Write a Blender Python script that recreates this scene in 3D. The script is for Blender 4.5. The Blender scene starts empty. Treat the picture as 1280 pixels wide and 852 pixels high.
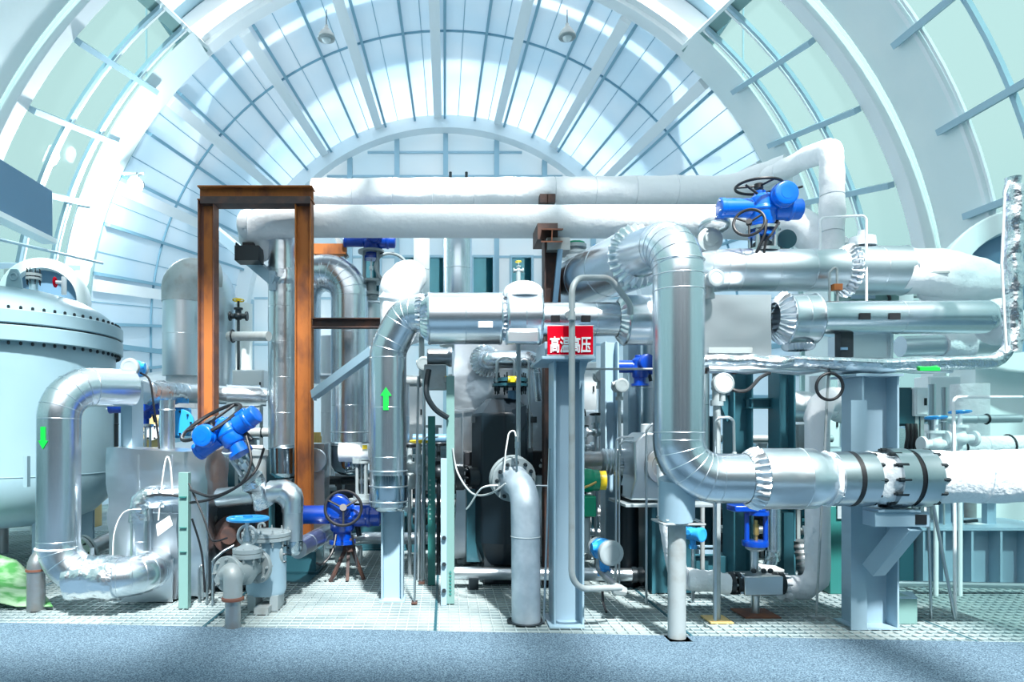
import bpy, math, random
from mathutils import Vector, Matrix, noise
random.seed(7)
F = 853.0; HC = 1.65; VX, VY = 556.0, 540.0
C = bpy.context.scene.collection
V = Vector
def P(px, py, d): return V(((px-VX)*d/F, d, HC+(VY-py)*d/F))
def S(px, d): return px*d/F
def G(px, d): return V(((px-VX)*d/F, d, 0))
# ------------------------------------------------------------------ materials
def mat(name, col, metal=0.0, rough=0.5, bump=None, mott=None, stretch=(1,1,1), spec=0.5, coat=0.0):
    m = bpy.data.materials.new(name); m.use_nodes = True
    nt = m.node_tree; b = nt.nodes['Principled BSDF']
    b.inputs['Base Color'].default_value = (*col, 1); b.inputs['Metallic'].default_value = metal
    b.inputs['Roughness'].default_value = rough; b.inputs['Specular IOR Level'].default_value = spec
    b.inputs['Coat Weight'].default_value = coat
    if bump or mott:
        tc = nt.nodes.new('ShaderNodeTexCoord'); mp = nt.nodes.new('ShaderNodeMapping')
        mp.inputs['Scale'].default_value = stretch
        nt.links.new(tc.outputs['Object'], mp.inputs['Vector'])
    if bump:
        n = nt.nodes.new('ShaderNodeTexNoise'); n.inputs['Scale'].default_value = bump[0]
        n.inputs['Detail'].default_value = bump[2] if len(bump) > 2 else 3
        k = nt.nodes.new('ShaderNodeBump'); k.inputs['Strength'].default_value = bump[1]
        k.inputs['Distance'].default_value = bump[3] if len(bump) > 3 else 0.02
        nt.links.new(mp.outputs[0], n.inputs['Vector']); nt.links.new(n.outputs['Fac'], k.inputs['Height'])
        nt.links.new(k.outputs[0], b.inputs['Normal'])
    if mott:
        n = nt.nodes.new('ShaderNodeTexNoise'); n.inputs['Scale'].default_value = mott[0]; n.inputs['Detail'].default_value = 5
        r = nt.nodes.new('ShaderNodeValToRGB'); r.color_ramp.elements[0].position = mott[2]; r.color_ramp.elements[1].position = mott[3]
        r.color_ramp.elements[0].color = (*col, 1); r.color_ramp.elements[1].color = (*mott[1], 1)
        nt.links.new(mp.outputs[0], n.inputs['Vector']); nt.links.new(n.outputs['Fac'], r.inputs[0])
        nt.links.new(r.outputs[0], b.inputs['Base Color'])
    return m
K = {}
K['silver'] = mat('silver_cladding', (.66,.73,.79), 1, .27, (2.0,.08,2,.02))
K['silver2'] = mat('dull_cladding', (.62,.69,.74), 1, .36, (3.0,.10,3,.02))
K['dent'] = mat('crumpled_cladding', (.74,.80,.85), 1, .30, (4,.28,2,.04))
K['foil'] = mat('aluminium_foil', (.74,.80,.85), 1, .25, (13,.55,3,.03))
K['cloth'] = mat('white_cloth_wrap', (.76,.81,.85), 0, .85, (8,.6,4,.03))
K['clothr'] = mat('rough_white_wrap', (.78,.84,.88), 0, .9, (26,.7,5,.02))
K['steel'] = mat('bare_steel_pipe', (.36,.40,.43), .85, .38, (14,.15,3), (9,(.34,.32,.30),.45,.75))
K['mirror'] = mat('polished_cladding', (.40,.48,.54), 1, .12, (2,.08,2,.02))  # polished; base colour darkened to carry the dark reflections of the caps
K['stain'] = mat('stainless', (.54,.60,.64), 1, .28)
K['galv'] = mat('galvanised_pipe', (.36,.46,.54), .5, .42, None, (6,(.50,.60,.68),.4,.65))
K['zinc'] = mat('zinc_post', (.37,.43,.45), .3, .5, None, (7,(.30,.32,.32),.5,.75))
K['paint'] = mat('pale_blue_paint', (.27,.41,.51), 0, .38, None, (1.2,(.33,.48,.58),.4,.7))
K['tank'] = mat('tank_paint', (.25,.40,.47), 0, .3, None, (.8,(.30,.46,.53),.4,.7))
K['green'] = mat('pale_green_paint', (.16,.30,.29), 0, .4)
K['teal'] = mat('teal_paint', (.04,.16,.21), 0, .4)
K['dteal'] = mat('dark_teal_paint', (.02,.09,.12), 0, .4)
K['dgreen'] = mat('dark_green_paint', (.02,.15,.14), 0, .4)
K['navy'] = mat('dark_navy_paint', (.004,.012,.02), 0, .38, coat=.05)
K['dark'] = mat('dark_iron', (.015,.025,.032), .3, .4)
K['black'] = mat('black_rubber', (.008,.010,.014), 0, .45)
K['blue'] = mat('blue_enamel', (.0,.13,.66), 0, .28, coat=.4)
K['dblue'] = mat('deep_blue_enamel', (.0,.045,.36), 0, .28, coat=.4)
K['sky'] = mat('sky_blue_enamel', (.03,.34,.78), 0, .3)
K['white'] = mat('white_enamel', (.80,.86,.89), 0, .35)
K['grey'] = mat('grey_casting', (.27,.33,.35), .1, .45, (30,.1,3))
K['lgrey'] = mat('light_grey_casting', (.32,.39,.42), .1, .4)
K['rust'] = mat('rusty_steel', (.40,.13,.025), 0, .7, (20,.2,4), (4,(.17,.055,.022),.50,.66), (1,1,.5))
K['rustb'] = mat('brown_primer', (.14,.06,.045), 0, .65, (20,.2,4), (5,(.24,.09,.04),.45,.7))
K['dbrown'] = mat('dark_brown_steel', (.045,.03,.03), 0, .6, None, (6,(.11,.05,.035),.45,.7))
K['red'] = mat('red_sign_enamel', (.70,.0,.018), 0, .7, spec=.1)
K['yellow'] = mat('yellow_enamel', (.86,.62,.02), 0, .4)
K['ochre'] = mat('ochre_panel', (.70,.52,.22), 0, .5)
K['vgreen'] = mat('bright_green_enamel', (.0,.30,.16), 0, .35)
K['arrow'] = mat('green_arrow_paint', (.0,.46,.05), 0, .5)
K['mat'] = mat('green_mat', (.05,.24,.06), 0, .8, None, (5,(.26,.42,.27),.45,.6))
K['brass'] = mat('brass', (.68,.46,.16), .9, .35)
K['frame'] = mat('window_frame', (.40,.58,.68), .1, .4)
K['mull'] = mat('blue_grey_mullion', (.22,.42,.54), .15, .4)
K['arch'] = mat('white_arch', (.86,.91,.94), 0, .5)
K['band'] = mat('pale_band', (.76,.87,.89), 0, .45, None, (.7,(.84,.92,.93),.4,.65))
K['screen'] = mat('slate_board', (.12,.25,.38), 0, .45)
K['sticker'] = mat('sticker_white', (.85,.88,.9), 0, .5)
K['lens'] = mat('dial_glass', (.75,.83,.87), 0, .12)
K['rope'] = mat('pale_cable', (.75,.80,.80), 0, .5)
def translucent(name, col, fac=.5):
    m = bpy.data.materials.new(name); m.use_nodes = True; nt = m.node_tree; nt.nodes.clear()
    o = nt.nodes.new('ShaderNodeOutputMaterial'); d = nt.nodes.new('ShaderNodeBsdfDiffuse'); t = nt.nodes.new('ShaderNodeBsdfTranslucent')
    g = nt.nodes.new('ShaderNodeBsdfGlossy'); g.inputs['Roughness'].default_value = .25
    x = nt.nodes.new('ShaderNodeMixShader'); x.inputs[0].default_value = fac
    y = nt.nodes.new('ShaderNodeMixShader'); y.inputs[0].default_value = .06
    tc = nt.nodes.new('ShaderNodeTexCoord'); n = nt.nodes.new('ShaderNodeTexNoise'); n.inputs['Scale'].default_value = .35; n.inputs['Detail'].default_value = 2
    r = nt.nodes.new('ShaderNodeValToRGB'); r.color_ramp.elements[0].position = .35; r.color_ramp.elements[1].position = .65
    r.color_ramp.elements[0].color = (col[0]*.84, col[1]*.93, col[2]*.97, 1); r.color_ramp.elements[1].color = (*col, 1)
    nt.links.new(tc.outputs['Object'], n.inputs['Vector']); nt.links.new(n.outputs['Fac'], r.inputs[0])
    for q in (d, t): nt.links.new(r.outputs[0], q.inputs['Color'])
    nt.links.new(d.outputs[0], x.inputs[1]); nt.links.new(t.outputs[0], x.inputs[2])
    nt.links.new(x.outputs[0], y.inputs[1]); nt.links.new(g.outputs[0], y.inputs[2]); nt.links.new(y.outputs[0], o.inputs[0])
    return m
K['panel'] = translucent('translucent_roof_panel', (.80,.87,.92), .6)
K['endpanel'] = translucent('translucent_end_panel', (.96,.98,.99), .65)
def glassmat(name, col, milk=.18):
    m = bpy.data.materials.new(name); m.use_nodes = True; nt = m.node_tree; nt.nodes.clear()
    o = nt.nodes.new('ShaderNodeOutputMaterial'); t = nt.nodes.new('ShaderNodeBsdfTransparent'); g = nt.nodes.new('ShaderNodeBsdfGlossy')
    d = nt.nodes.new('ShaderNodeBsdfTranslucent'); d.inputs['Color'].default_value = (*col, 1)
    t.inputs['Color'].default_value = (*col, 1); g.inputs['Roughness'].default_value = .04
    lw = nt.nodes.new('ShaderNodeLayerWeight'); f = nt.nodes.new('ShaderNodeMath'); f.operation = 'POWER'; f.inputs[1].default_value = 5
    lw.inputs[0].default_value = .5; nt.links.new(lw.outputs['Facing'], f.inputs[0])
    x = nt.nodes.new('ShaderNodeMixShader'); x.inputs[0].default_value = milk
    y = nt.nodes.new('ShaderNodeMixShader')
    nt.links.new(t.outputs[0], x.inputs[1]); nt.links.new(d.outputs[0], x.inputs[2])
    nt.links.new(f.outputs[0], y.inputs[0]); nt.links.new(x.outputs[0], y.inputs[1]); nt.links.new(g.outputs[0], y.inputs[2])
    nt.links.new(y.outputs[0], o.inputs[0]); return m
K['glass'] = glassmat('green_tinted_glass', (.535,.655,.645), .04)
K['pane'] = glassmat('window_pane', (.55,.78,.80), .3)
def emit(name, col, s):
    m = bpy.data.materials.new(name); m.use_nodes = True; b = m.node_tree.nodes['Principled BSDF']
    b.inputs['Emission Color'].default_value = (*col, 1); b.inputs['Emission Strength'].default_value = s; return m
K['lamp'] = emit('lit_lamp', (1,1,1), 14)
K['lcd'] = emit('amber_display', (1,.35,.12), .7)
# ------------------------------------------------------------------ mesh builder
def basis(a):
    a = a.normalized(); u = a.cross(V((0,0,1)))
    if u.length < 1e-3: u = V((1,0,0))
    u.normalize(); return a, u, u.cross(a).normalized()
class B:
    def __init__(s): s.v = []; s.f = []
    def add(s, vs, fs):
        o = len(s.v); s.v += [V(x) for x in vs]; s.f += [[i+o for i in f] for f in fs]; return s
    def box(s, c, sz, rot=None):
        x, y, z = sz[0]/2, sz[1]/2, sz[2]/2
        vs = [V((a*x, b*y, e*z)) for a in (-1,1) for b in (-1,1) for e in (-1,1)]
        if rot is not None: vs = [rot @ q for q in vs]
        return s.add([V(c)+q for q in vs], [(0,1,3,2),(4,6,7,5),(0,4,5,1),(2,3,7,6),(0,2,6,4),(1,5,7,3)])
    def bb(s, a, b): return s.box((V(a)+V(b))/2, [abs(V(b)[i]-V(a)[i]) for i in range(3)])
    def bar(s, p0, p1, w, h, up=V((0,0,1))):
        d = (p1-p0); L = d.length; d = d/L; u = d.cross(up)
        if u.length < 1e-3: u = V((1,0,0))
        u.normalize(); n = u.cross(d)
        return s.box((p0+p1)/2, (w, L, h), Matrix((u, d, n)).transposed())
    def rings(s, R, cap=True, close=False):
        n = len(R[0]); o = len(s.v)
        for r in R: s.v += r
        m = len(R)
        for i in range(m if close else m-1):
            for j in range(n):
                s.f.append([o+i*n+j, o+i*n+(j+1)%n, o+((i+1)%m)*n+(j+1)%n, o+((i+1)%m)*n+j])
        if cap and not close:
            s.f.append([o+j for j in range(n)][::-1]); s.f.append([o+(m-1)*n+j for j in range(n)])
        return s
    def lathe(s, p, axis, prof, n=28):
        a, u, w = basis(V(axis)); p = V(p)
        return s.rings([[p+a*t+(u*math.cos(2*math.pi*j/n)+w*math.sin(2*math.pi*j/n))*max(r,.0004) for j in range(n)] for t, r in prof])
    def cyl(s, p0, p1, r0, r1=None, n=20):
        p0 = V(p0); p1 = V(p1); d = p1-p0
        return s.lathe(p0, d, [(0,r0),(d.length,r0 if r1 is None else r1)], n)
    def torus(s, c, axis, R, r, n=32, m=8, ext=1.0):
        a, u, w = basis(V(axis)); c = V(c); rg = []
        for i in range(n):
            e = u*math.cos(2*math.pi*i/n)+w*math.sin(2*math.pi*i/n)
            rg.append([c+e*(R+r*math.cos(2*math.pi*j/m))+a*r*ext*math.sin(2*math.pi*j/m) for j in range(m)])
        return s.rings(rg, close=True)
    def ball(s, c, r, sc=(1,1,1), n=16, m=10):
        c = V(c); rg = []
        for i in range(m+1):
            t = math.pi*i/m; rr = max(r*math.sin(t), .0005)
            rg.append([c+V((rr*math.cos(2*math.pi*j/n)*sc[0], rr*math.sin(2*math.pi*j/n)*sc[1], -r*math.cos(t)*sc[2])) for j in range(n)])
        return s.rings(rg)
    def sweep(s, st, n=24, nz=0, nf=4):
        pts = [a for a, _ in st]; m = len(pts); rg = []
        t0 = (pts[1]-pts[0]).normalized(); _, u, _ = basis(t0)
        for i in range(m):
            t = (pts[min(i+1,m-1)]-pts[max(i-1,0)]).normalized()
            u = (u-t*u.dot(t)).normalized(); w = t.cross(u); ring = []
            for j in range(n):
                e = u*math.cos(2*math.pi*j/n)+w*math.sin(2*math.pi*j/n); r = st[i][1]
                if nz: r += nz*noise.noise((pts[i]+e*st[i][1])*nf)+nz*.5*noise.noise((pts[i]+e*st[i][1])*nf*2.7)
                ring.append(pts[i]+e*r)
            rg.append(ring)
        return s.rings(rg)
    def prism(s, poly, vec):
        n = len(poly); vec = V(vec)
        return s.add(list(poly)+[V(p)+vec for p in poly], [list(range(n))[::-1], [n+i for i in range(n)]]+[[i,(i+1)%n,n+(i+1)%n,n+i] for i in range(n)])
    def ibeam(s, p0, p1, wd, w, h, tf=.018, tw=.014):
        # wd: direction across the flanges; flanges face along (axis x wd)
        a = (p1-p0).normalized(); wd = V(wd); wd = (wd-a*wd.dot(a)).normalized(); hd = a.cross(wd)
        q = [(-w/2,-h/2),(w/2,-h/2),(w/2,-h/2+tf),(tw/2,-h/2+tf),(tw/2,h/2-tf),(w/2,h/2-tf),(w/2,h/2),(-w/2,h/2),(-w/2,h/2-tf),(-tw/2,h/2-tf),(-tw/2,-h/2+tf),(-w/2,-h/2+tf)]
        o = len(s.v)
        for p in (p0, p1): s.v += [p+wd*x+hd*y for x, y in q]
        for i in range(12): s.f.append([o+i, o+(i+1)%12, o+12+(i+1)%12, o+12+i])
        for k in (0, 12):
            for idx in ((0,1,2,11),(8,5,6,7),(10,3,4,9)): s.f.append([o+k+i for i in idx] if k else [o+i for i in idx][::-1])
        for k in (0, 12):
            s.f.append([o+k+i for i in (11,2,3,10)] ); s.f.append([o+k+i for i in (9,4,5,8)])
        return s
def bend(pts, br, g=5):
    """polyline with rounded corners -> [(point, is_joint)]"""
    pts = [V(p) for p in pts]; out = [(pts[0], False)]
    for i in range(1, len(pts)-1):
        a, b, c = pts[i-1], pts[i], pts[i+1]; d0 = (a-b).normalized(); d1 = (c-b).normalized()
        ang = math.pi-d0.angle(d1)
        if ang < .02: out.append((b, False)); continue
        r = br[i-1] if isinstance(br, (list, tuple)) else br
        t = min(r*math.tan(ang/2), .49*(a-b).length, .49*(c-b).length); r = t/math.tan(ang/2)
        ctr = b+(d0+d1).normalized()*(r/math.cos(ang/2))
        s0 = b+d0*t-ctr; ax = s0.cross(b+d1*t-ctr).normalized()
        n = max(2, round(g*ang/(math.pi/2)))
        for k in range(n+1): out.append((ctr+Matrix.Rotation(ang*k/n, 3, ax) @ s0, True))
    out.append((pts[-1], False)); return out
def stations(pts, r, br=.3, g=5, seam=0, every=0, step=0, h=.005):
    q = bend(pts, br, g); st = []
    for i, (p, j) in enumerate(q):
        if i:
            a = q[i-1][0]; L = (p-a).length; d = (p-a)/max(L, 1e-6)
            if not (j and q[i-1][1]):
                seg = []
                if every and L > every:
                    k = int(L/every)
                    for e in range(1, k+1):
                        q0 = e*L/(k+1); seg += [(q0-.008,r),(q0-.003,r+h),(q0+.003,r+h),(q0+.008,r)]
                if step:
                    k = int(L/step)
                    for e in range(1, k+1):
                        q0 = e*L/(k+1)
                        if all(abs(q0-z) > .012 for z, _ in seg): seg.append((q0, r))
                st += [(a+d*z, w) for z, w in sorted(seg)]
        if seam and j and 0 < i < len(q)-1:
            d = (q[i+1][0]-q[i-1][0]).normalized(); st += [(p-d*.008,r),(p-d*.003,r+h),(p+d*.003,r+h),(p+d*.008,r)]
        else: st.append((p, r))
    return st
def tube(pts, r, br=.08, g=6, n=12): return B().sweep(stations(pts, r, br, g), n)
def clad(pts, r, br=.35, g=5, every=.8, n=28):
    """sheet metal cladding: smooth run with raised ring seams on the bends and every few decimetres"""
    b = B().sweep(stations(pts, r, br, g*3), n); q = bend(pts, br, g); h = .0035 if r > .12 else .0025
    for i in range(len(q)):
        p, j = q[i]
        if j: b.torus(p, q[min(i+1,len(q)-1)][0]-q[i-1][0], r, h, n+8, 6)
        if i and every and not (j and q[i-1][1]):
            a = q[i-1][0]; L = (p-a).length; k = int(L/every)
            for e in range(1, k+1): b.torus(a.lerp(p, e/(k+1)), p-a, r, h, n+8, 6)
    return b
def wrap(pts, r, br=.35, every=.55, n=26, nz=.012, nf=5):
    return B().sweep(stations(pts, r, br, 9, 0, every, .06, -.013), n, nz*1.25, nf)
def cuff(c, axis, r0, r1, L, n=26, out=.02):
    """pleated cuff: folded tongues running from radius r0 to r1 over length L"""
    a, u, w = basis(V(axis)); b = B(); c = V(c); rg = []
    for t, k in ((0,0),(.12,.5),(.5,1),(.9,.8),(1,.2)):
        r = r0+(r1-r0)*t; ring = []
        for j in range(n*4):
            e = u*math.cos(2*math.pi*j/(n*4))+w*math.sin(2*math.pi*j/(n*4))
            ring.append(c+a*(L*t)+e*(r+out*k*(1,.55,-.5,.1)[j%4]))
        rg.append(ring)
    return b.rings(rg, cap=False)
def wheel(c, axis, R, r, spokes=3, hub=.25, dish=0):
    b = B(); a, u, w = basis(V(axis)); c = V(c); b.torus(c, a, R, r, 36, 8)
    h = c+a*dish
    for k in range(spokes):
        e = u*math.cos(2*math.pi*k/spokes+.5)+w*math.sin(2*math.pi*k/spokes+.5); b.cyl(h, c+e*R, r*.75, n=8)
    b.cyl(h-a*r*1.6, h+a*r*1.6, R*hub, n=14); return b
# ------------------------------------------------------------------ objects
ORG = {}
def link(name, b, m, org, smooth=38, bevel=0):
    me = bpy.data.meshes.new(name); me.from_pydata([tuple(v-org) for v in b.v], [], b.f); me.update()
    import bmesh
    bm = bmesh.new(); bm.from_mesh(me); bmesh.ops.recalc_face_normals(bm, faces=bm.faces[:]); bm.to_mesh(me); bm.free()
    if smooth:
        me.polygons.foreach_set('use_smooth', [True]*len(me.polygons)); me.set_sharp_from_angle(angle=math.radians(smooth))
    me.materials.append(K[m]); o = bpy.data.objects.new(name, me); C.objects.link(o)
    if smooth and len(me.polygons) > 40:
        q = o.modifiers.new('normals', 'WEIGHTED_NORMAL'); q.keep_sharp = True; q.weight = 80
    if bevel:
        q = o.modifiers.new('bevel', 'BEVEL'); q.width = bevel; q.segments = 2; q.limit_method = 'ANGLE'; q.angle_limit = .6
    return o
def tag(o, label, cat, group=None, kind=None):
    o['label'] = label
    if cat: o['category'] = cat
    if group: o['group'] = group
    if kind: o['kind'] = kind
    return o
def thing(name, label, cat, loc, group=None, rot=None, scale=1, local=False):
    o = bpy.data.objects.new(name, None); C.objects.link(o); o.location = loc; o.empty_display_size = .1
    if rot: o.rotation_euler = rot
    o.scale = (scale,)*3
    ORG[o.name] = V((0,0,0)) if local else V(loc)
    return tag(o, label, cat, group)
def part(name, b, m, parent, label=None, smooth=38, bevel=0):
    org = ORG[parent.name]; o = link(name, b, m, org, smooth, bevel); o.parent = parent; ORG[o.name] = org
    if parent.parent is None and parent.type == 'MESH': pass
    if label: o['label'] = label
    return o
def single(name, label, cat, b, m, group=None, smooth=38, bevel=0, kind=None):
    lo = V([min(v[i] for v in b.v) for i in range(3)]); hi = V([max(v[i] for v in b.v) for i in range(3)])
    org = V(((lo.x+hi.x)/2, (lo.y+hi.y)/2, lo.z)); o = link(name, b, m, org, smooth, bevel); o.location = org
    ORG[o.name] = org
    if kind: o['kind'] = kind
    if label: tag(o, label, cat, group)
    return o
def struct(name, b, m, smooth=38, bevel=0): return single(name, None, None, b, m, None, smooth, bevel, 'structure')
def spart(name, b, m, parent, **k):
    org = ORG[parent.name]; o = link(name, b, m, org, **k); o.parent = parent; ORG[o.name] = org; return o
def bolts(parent, c, axis, R, n, r, L, m='dark', a0=0, a1=360, name='bolt'):
    a, u, w = basis(V(axis)); c = V(c); base = None; org = ORG[parent.name]
    for k in range(n):
        t = math.radians(a0+(a1-a0)*k/(n if a1-a0 == 360 else max(n-1,1)))
        p = c+(u*math.cos(t)+w*math.sin(t))*R
        if base is None:
            b = B().lathe(V((0,0,0)), a, [(-L/2,r),(-L/2,r),(L/2,r)], 6); b.cyl(-a*L*.72, a*L*.72, r*.55, n=8)
            o = link(name, b, m, V((0,0,0)), 30); base = o
        else: o = base.copy(); C.objects.link(o)
        o.parent = parent; o.location = p-org; ORG[o.name] = org
def flange(parent, c, axis, R, t, m='grey', nb=8, br=.012, hub=.6, bm='dark', name='flange', face=1):
    a = V(axis).normalized(); c = V(c)
    o = part(name, B().lathe(c-a*t/2, a, [(0,R*.97),(.004,R),(t-.004,R),(t,R*.97)], 36), m, parent)
    if nb: bolts(o if parent.type == 'EMPTY' else parent, c, a, R*.82, nb, br, t*1.9, bm)
    return o
def copy_tree(o, parent=None):
    c = o.copy(); C.objects.link(c); c.parent = parent
    for ch in [x for x in bpy.data.objects if x.parent == o]: copy_tree(ch, c)
    return c
def hcolumn(name, label, px, d, w, h, top, m='paint', base=0.0, plate=.0, web='y', cat='column', group=None):
    """H section column standing on the floor: flanges left and right of the web when web='y' faces the lens"""
    x = (px-VX)*d/F; t = thing(name, label, cat, (x, d, base), group)
    wd = V((0,1,0)) if web == 'y' else V((1,0,0))
    part('beam', B().ibeam(V((x,d,base)), V((x,d,top)), wd, w, h), m, t, bevel=.003)
    if plate: part('base_plate', B().box((x,d,base+.008), (h*1.15,w*1.25,.016)), m, t)
    return t
# ------------------------------------------------------------------ building shell
STC = (11.7, 8.19, 3.25); STA = (15.0, 7.79, 4.06); STB = (23.4, 7.21, 5.22)
ST2 = (11.4, 8.36, 3.22); ST3 = (-6.0, 9.4, 3.0)
def lerp(a, b, t): return tuple(a[i]+(b[i]-a[i])*t for i in range(3))
def rp(st, deg, dr=0):
    D, R, z = st; R += dr; a = math.radians(deg)
    if deg < 0: return V((R, D, max(0, z+R*a)))
    if deg > 180: return V((-R, D, max(0, z-R*(a-math.pi))))
    return V((R*math.cos(a), D, z+R*math.sin(a)))
def shell(sa, sb, angs, ts, th=.03):
    b = B(); n = len(angs)
    for off in (0, th):
        o = len(b.v)
        for t in ts:
            for g in angs: b.v.append(rp(lerp(sa, sb, t), g, off))
        for i in range(len(ts)-1):
            for j in range(n-1): b.f.append([o+i*n+j, o+i*n+j+1, o+(i+1)*n+j+1, o+(i+1)*n+j])
    return b
def archbar(st, angs, dr0, dr1, dy):
    """box arch following a ring: radial extent dr0..dr1, depth dy"""
    b = B(); rg = []
    for g in angs:
        p = rp(st, g, dr0); q = rp(st, g, dr1)
        rg.append([p-V((0,dy/2,0)), q-V((0,dy/2,0)), q+V((0,dy/2,0)), p+V((0,dy/2,0))])
    return b.rings(rg)
def rng(a, b, s):
    n = max(1, round(abs(b-a)/s)); return [a+(b-a)*i/n for i in range(n+1)]
FULL = rng(-40, 220, 3)
LEFT = rng(131, 225, 3); RIGHT = rng(-45, 49, 3)
ceil = struct('ceiling', shell(STA, STB, FULL, [0,.25,.5,.75,1]), 'panel')
for i in range(-12, 13):
    g = 90+8.2*i; wide = (i % 2 == 0)
    p0 = rp(STA, g, -.06); p1 = rp(STB, g, -.06); up = (p0-V((0,p0.y,STA[2]))).normalized()
    spart('mullion', B().bar(p0, p1, .07, .16, up), 'mull', ceil)
    if wide:
        p0 = rp(STA, g+1.9, -.05); p1 = rp(STB, g+1.9, -.05)
        spart('white_rib', B().bar(p0, p1, .26, .10, up), 'arch', ceil)
    p0 = rp(STA, g+4.6, -.01); p1 = rp(STB, g+4.6, -.01)
    spart('panel_joint', B().bar(p0, p1, .018, .02, up), 'mull', ceil)
spart('cross_joint', archbar(lerp(STA, STB, .31), FULL, -.05, -.01, .05), 'mull', ceil)
for zz in (1.2, 2.4, 3.6):
    for sx in (-1, 1):
        spart('side_rail', B().bar(V((sx*(STA[1]-.06), STA[0], zz)), V((sx*(STB[1]-.06), STB[0], zz+.5)), .08, .12), 'mull', ceil)
# ring at the mouth of the far hall: white box arch
struct('trim_1', archbar(lerp(STA, STC, .06), FULL, 0, .10, .35), 'arch', bevel=.01)
struct('trim_2', archbar(lerp(STA, STC, .09), rng(49, 131, 3), .10, .68, .5), 'arch', bevel=.01)
struct('trim_3', archbar((14.6, 7.79, 4.06), rng(46, 134, 3), .68, .80, .9), 'frame')
# edge girders of the glazed flanks
for k, g in enumerate((131.5, 48.5)):
    a = rp(STC, g, .1); b_ = rp(lerp(STA, STC, .02), g, .1)
    struct('trim_%d' % (4+k), B().bar(a, b_, .28, .2, (a-V((0,a.y,3.3))).normalized()), 'band')
# far ring and end wall
struct('trim_6', archbar((23.4, 7.21, 5.22), FULL, -.44, .02, .5), 'arch', bevel=.01)
b = B(); ew = [rp((23.75, 7.0, 5.22), g) for g in FULL]
b.prism(ew, (0,.06,0)); wb = struct('wall_back', b, 'endpanel')
for px in (313, 375, 437, 496, 557, 621, 681, 742, 804):
    x = (px-VX)*23.6/F; top = 5.22+math.sqrt(max(.3, 6.8**2-x*x))
    spart('upright', B().box((x, 23.68, top/2), (.17,.14,top)), 'frame', wb)
for py in (189, 219, 260, 320, 372, 430, 480):
    z = HC+(VY-py)*23.6/F; hw = math.sqrt(max(1, 6.7**2-(z-5.22)**2)) if z > 5.22 else 6.7
    spart('crossbar', B().box((0, 23.7, z), (2*hw,.08,.07)), 'frame', wb)
for k, (x0, x1, y0, y1) in enumerate([(506,521,322,372),(535,557,322,372),(592,616,322,378),(640,664,322,378),(455,474,322,372)]):
    a = P(x0, y1, 23.5); c = P(x1, y0, 23.5)
    w = struct('window_%d' % (k+1), B().bb(a+V((-.08,-.06,-.08)), V((a.x, 23.62, c.z+.08))).bb(V((c.x,23.44,a.z-.08)), c+V((.08,.12,.08))).bb(V((a.x,23.44,c.z)), c+V((0,.12,.08))).bb(a+V((0,-.06,-.08)), V((c.x,23.62,a.z))), 'frame')
    spart('pane', B().bb(a+V((0,.03,0)), c+V((0,.06,0))), 'pane', w)
    spart('shade', B().bb(V((c.x-.22,23.57,a.z)), c+V((0,.09,0))), 'dteal', w)
# white panel wall over the ring, seen through the gap between the girders
wt = struct('wall_upper', archbar((15.6, 7.79, 4.06), rng(50, 130, 3), .6, 5.5, .06), 'arch')
for k in range(24):
    z = 10.0+k*.34; q = math.sqrt(max(0, 8.6**2-(z-4.06)**2)) if z-4.06 < 8.6 else 0
    for sx in (-1, 1):
        if q < (z-4.06)*.82: spart('panel_line', B().bb((sx*q,15.54,z-.012), (sx*min(9,(z-4.06)*.83),15.57,z+.012)), 'frame', wt)
for k in (-4,-3,-2,2,3,4):
    x = k*1.7; spart('panel_line', B().bb((x-.015,15.54,4.06+math.sqrt(8.6**2-x*x)), (x+.015,15.57,17)), 'frame', wt)
# glazed flanks: inner (between the arches) and outer (towards the lens)
def flank(nm, sa, sb, angs, bars, arcs, bandt, dr=0):
    w = struct(nm, shell(sa, sb, angs, [0,.2,.4,.6,.8,1]), 'glass')
    for g in bars:
        p0 = rp(lerp(sa, sb, .0), g, -.10); p1 = rp(lerp(sa, sb, bandt[1]), g, -.10)
        spart('glazing_bar', B().bar(p0, p1, .10, .13, (p0-V((0,p0.y,3.2))).normalized()), 'frame', w)
    for t in arcs: spart('curved_mullion', archbar(lerp(sa, sb, t), angs, -.09, -.02, .07), 'frame', w); 
    for t in arcs: spart('mullion_cap', archbar(lerp(sa, sb, t+.045), angs, -.05, -.01, .05), 'arch', w)
    return w
for k, (angs, bars) in enumerate(((LEFT, (141,151,161,171,181,191)), (RIGHT, (39,29,19,9,-1,-11)))):
    w = flank('window_%d' % (6+k), STC, STA, angs, bars, (.29,.56), (0,.78))
    spart('opaque_band', archbar(lerp(STC, STA, .82), angs, -.04, .0, 1.0), 'band', w)
    bars2 = (148,158,168,178) if k == 0 else (32.5,22,12.5,2)
    w = flank('window_%d' % (8+k), ST3, ST2, angs, bars2, (.2,.45,.68,.787,.885), (0,.955))
    spart('opaque_band', archbar(lerp(ST3, ST2, .965), angs, -.05, .0, 1.0), 'band', w)
    spart('bead', archbar(lerp(ST3, ST2, .935), angs, -.09, -.02, .07), 'arch', w)
    struct('trim_%d' % (7+k), archbar((11.55, 8.19, 3.25), [q for q in angs if -14 < q < 194], -.03, .40, .3), 'arch', bevel=.01)
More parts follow.
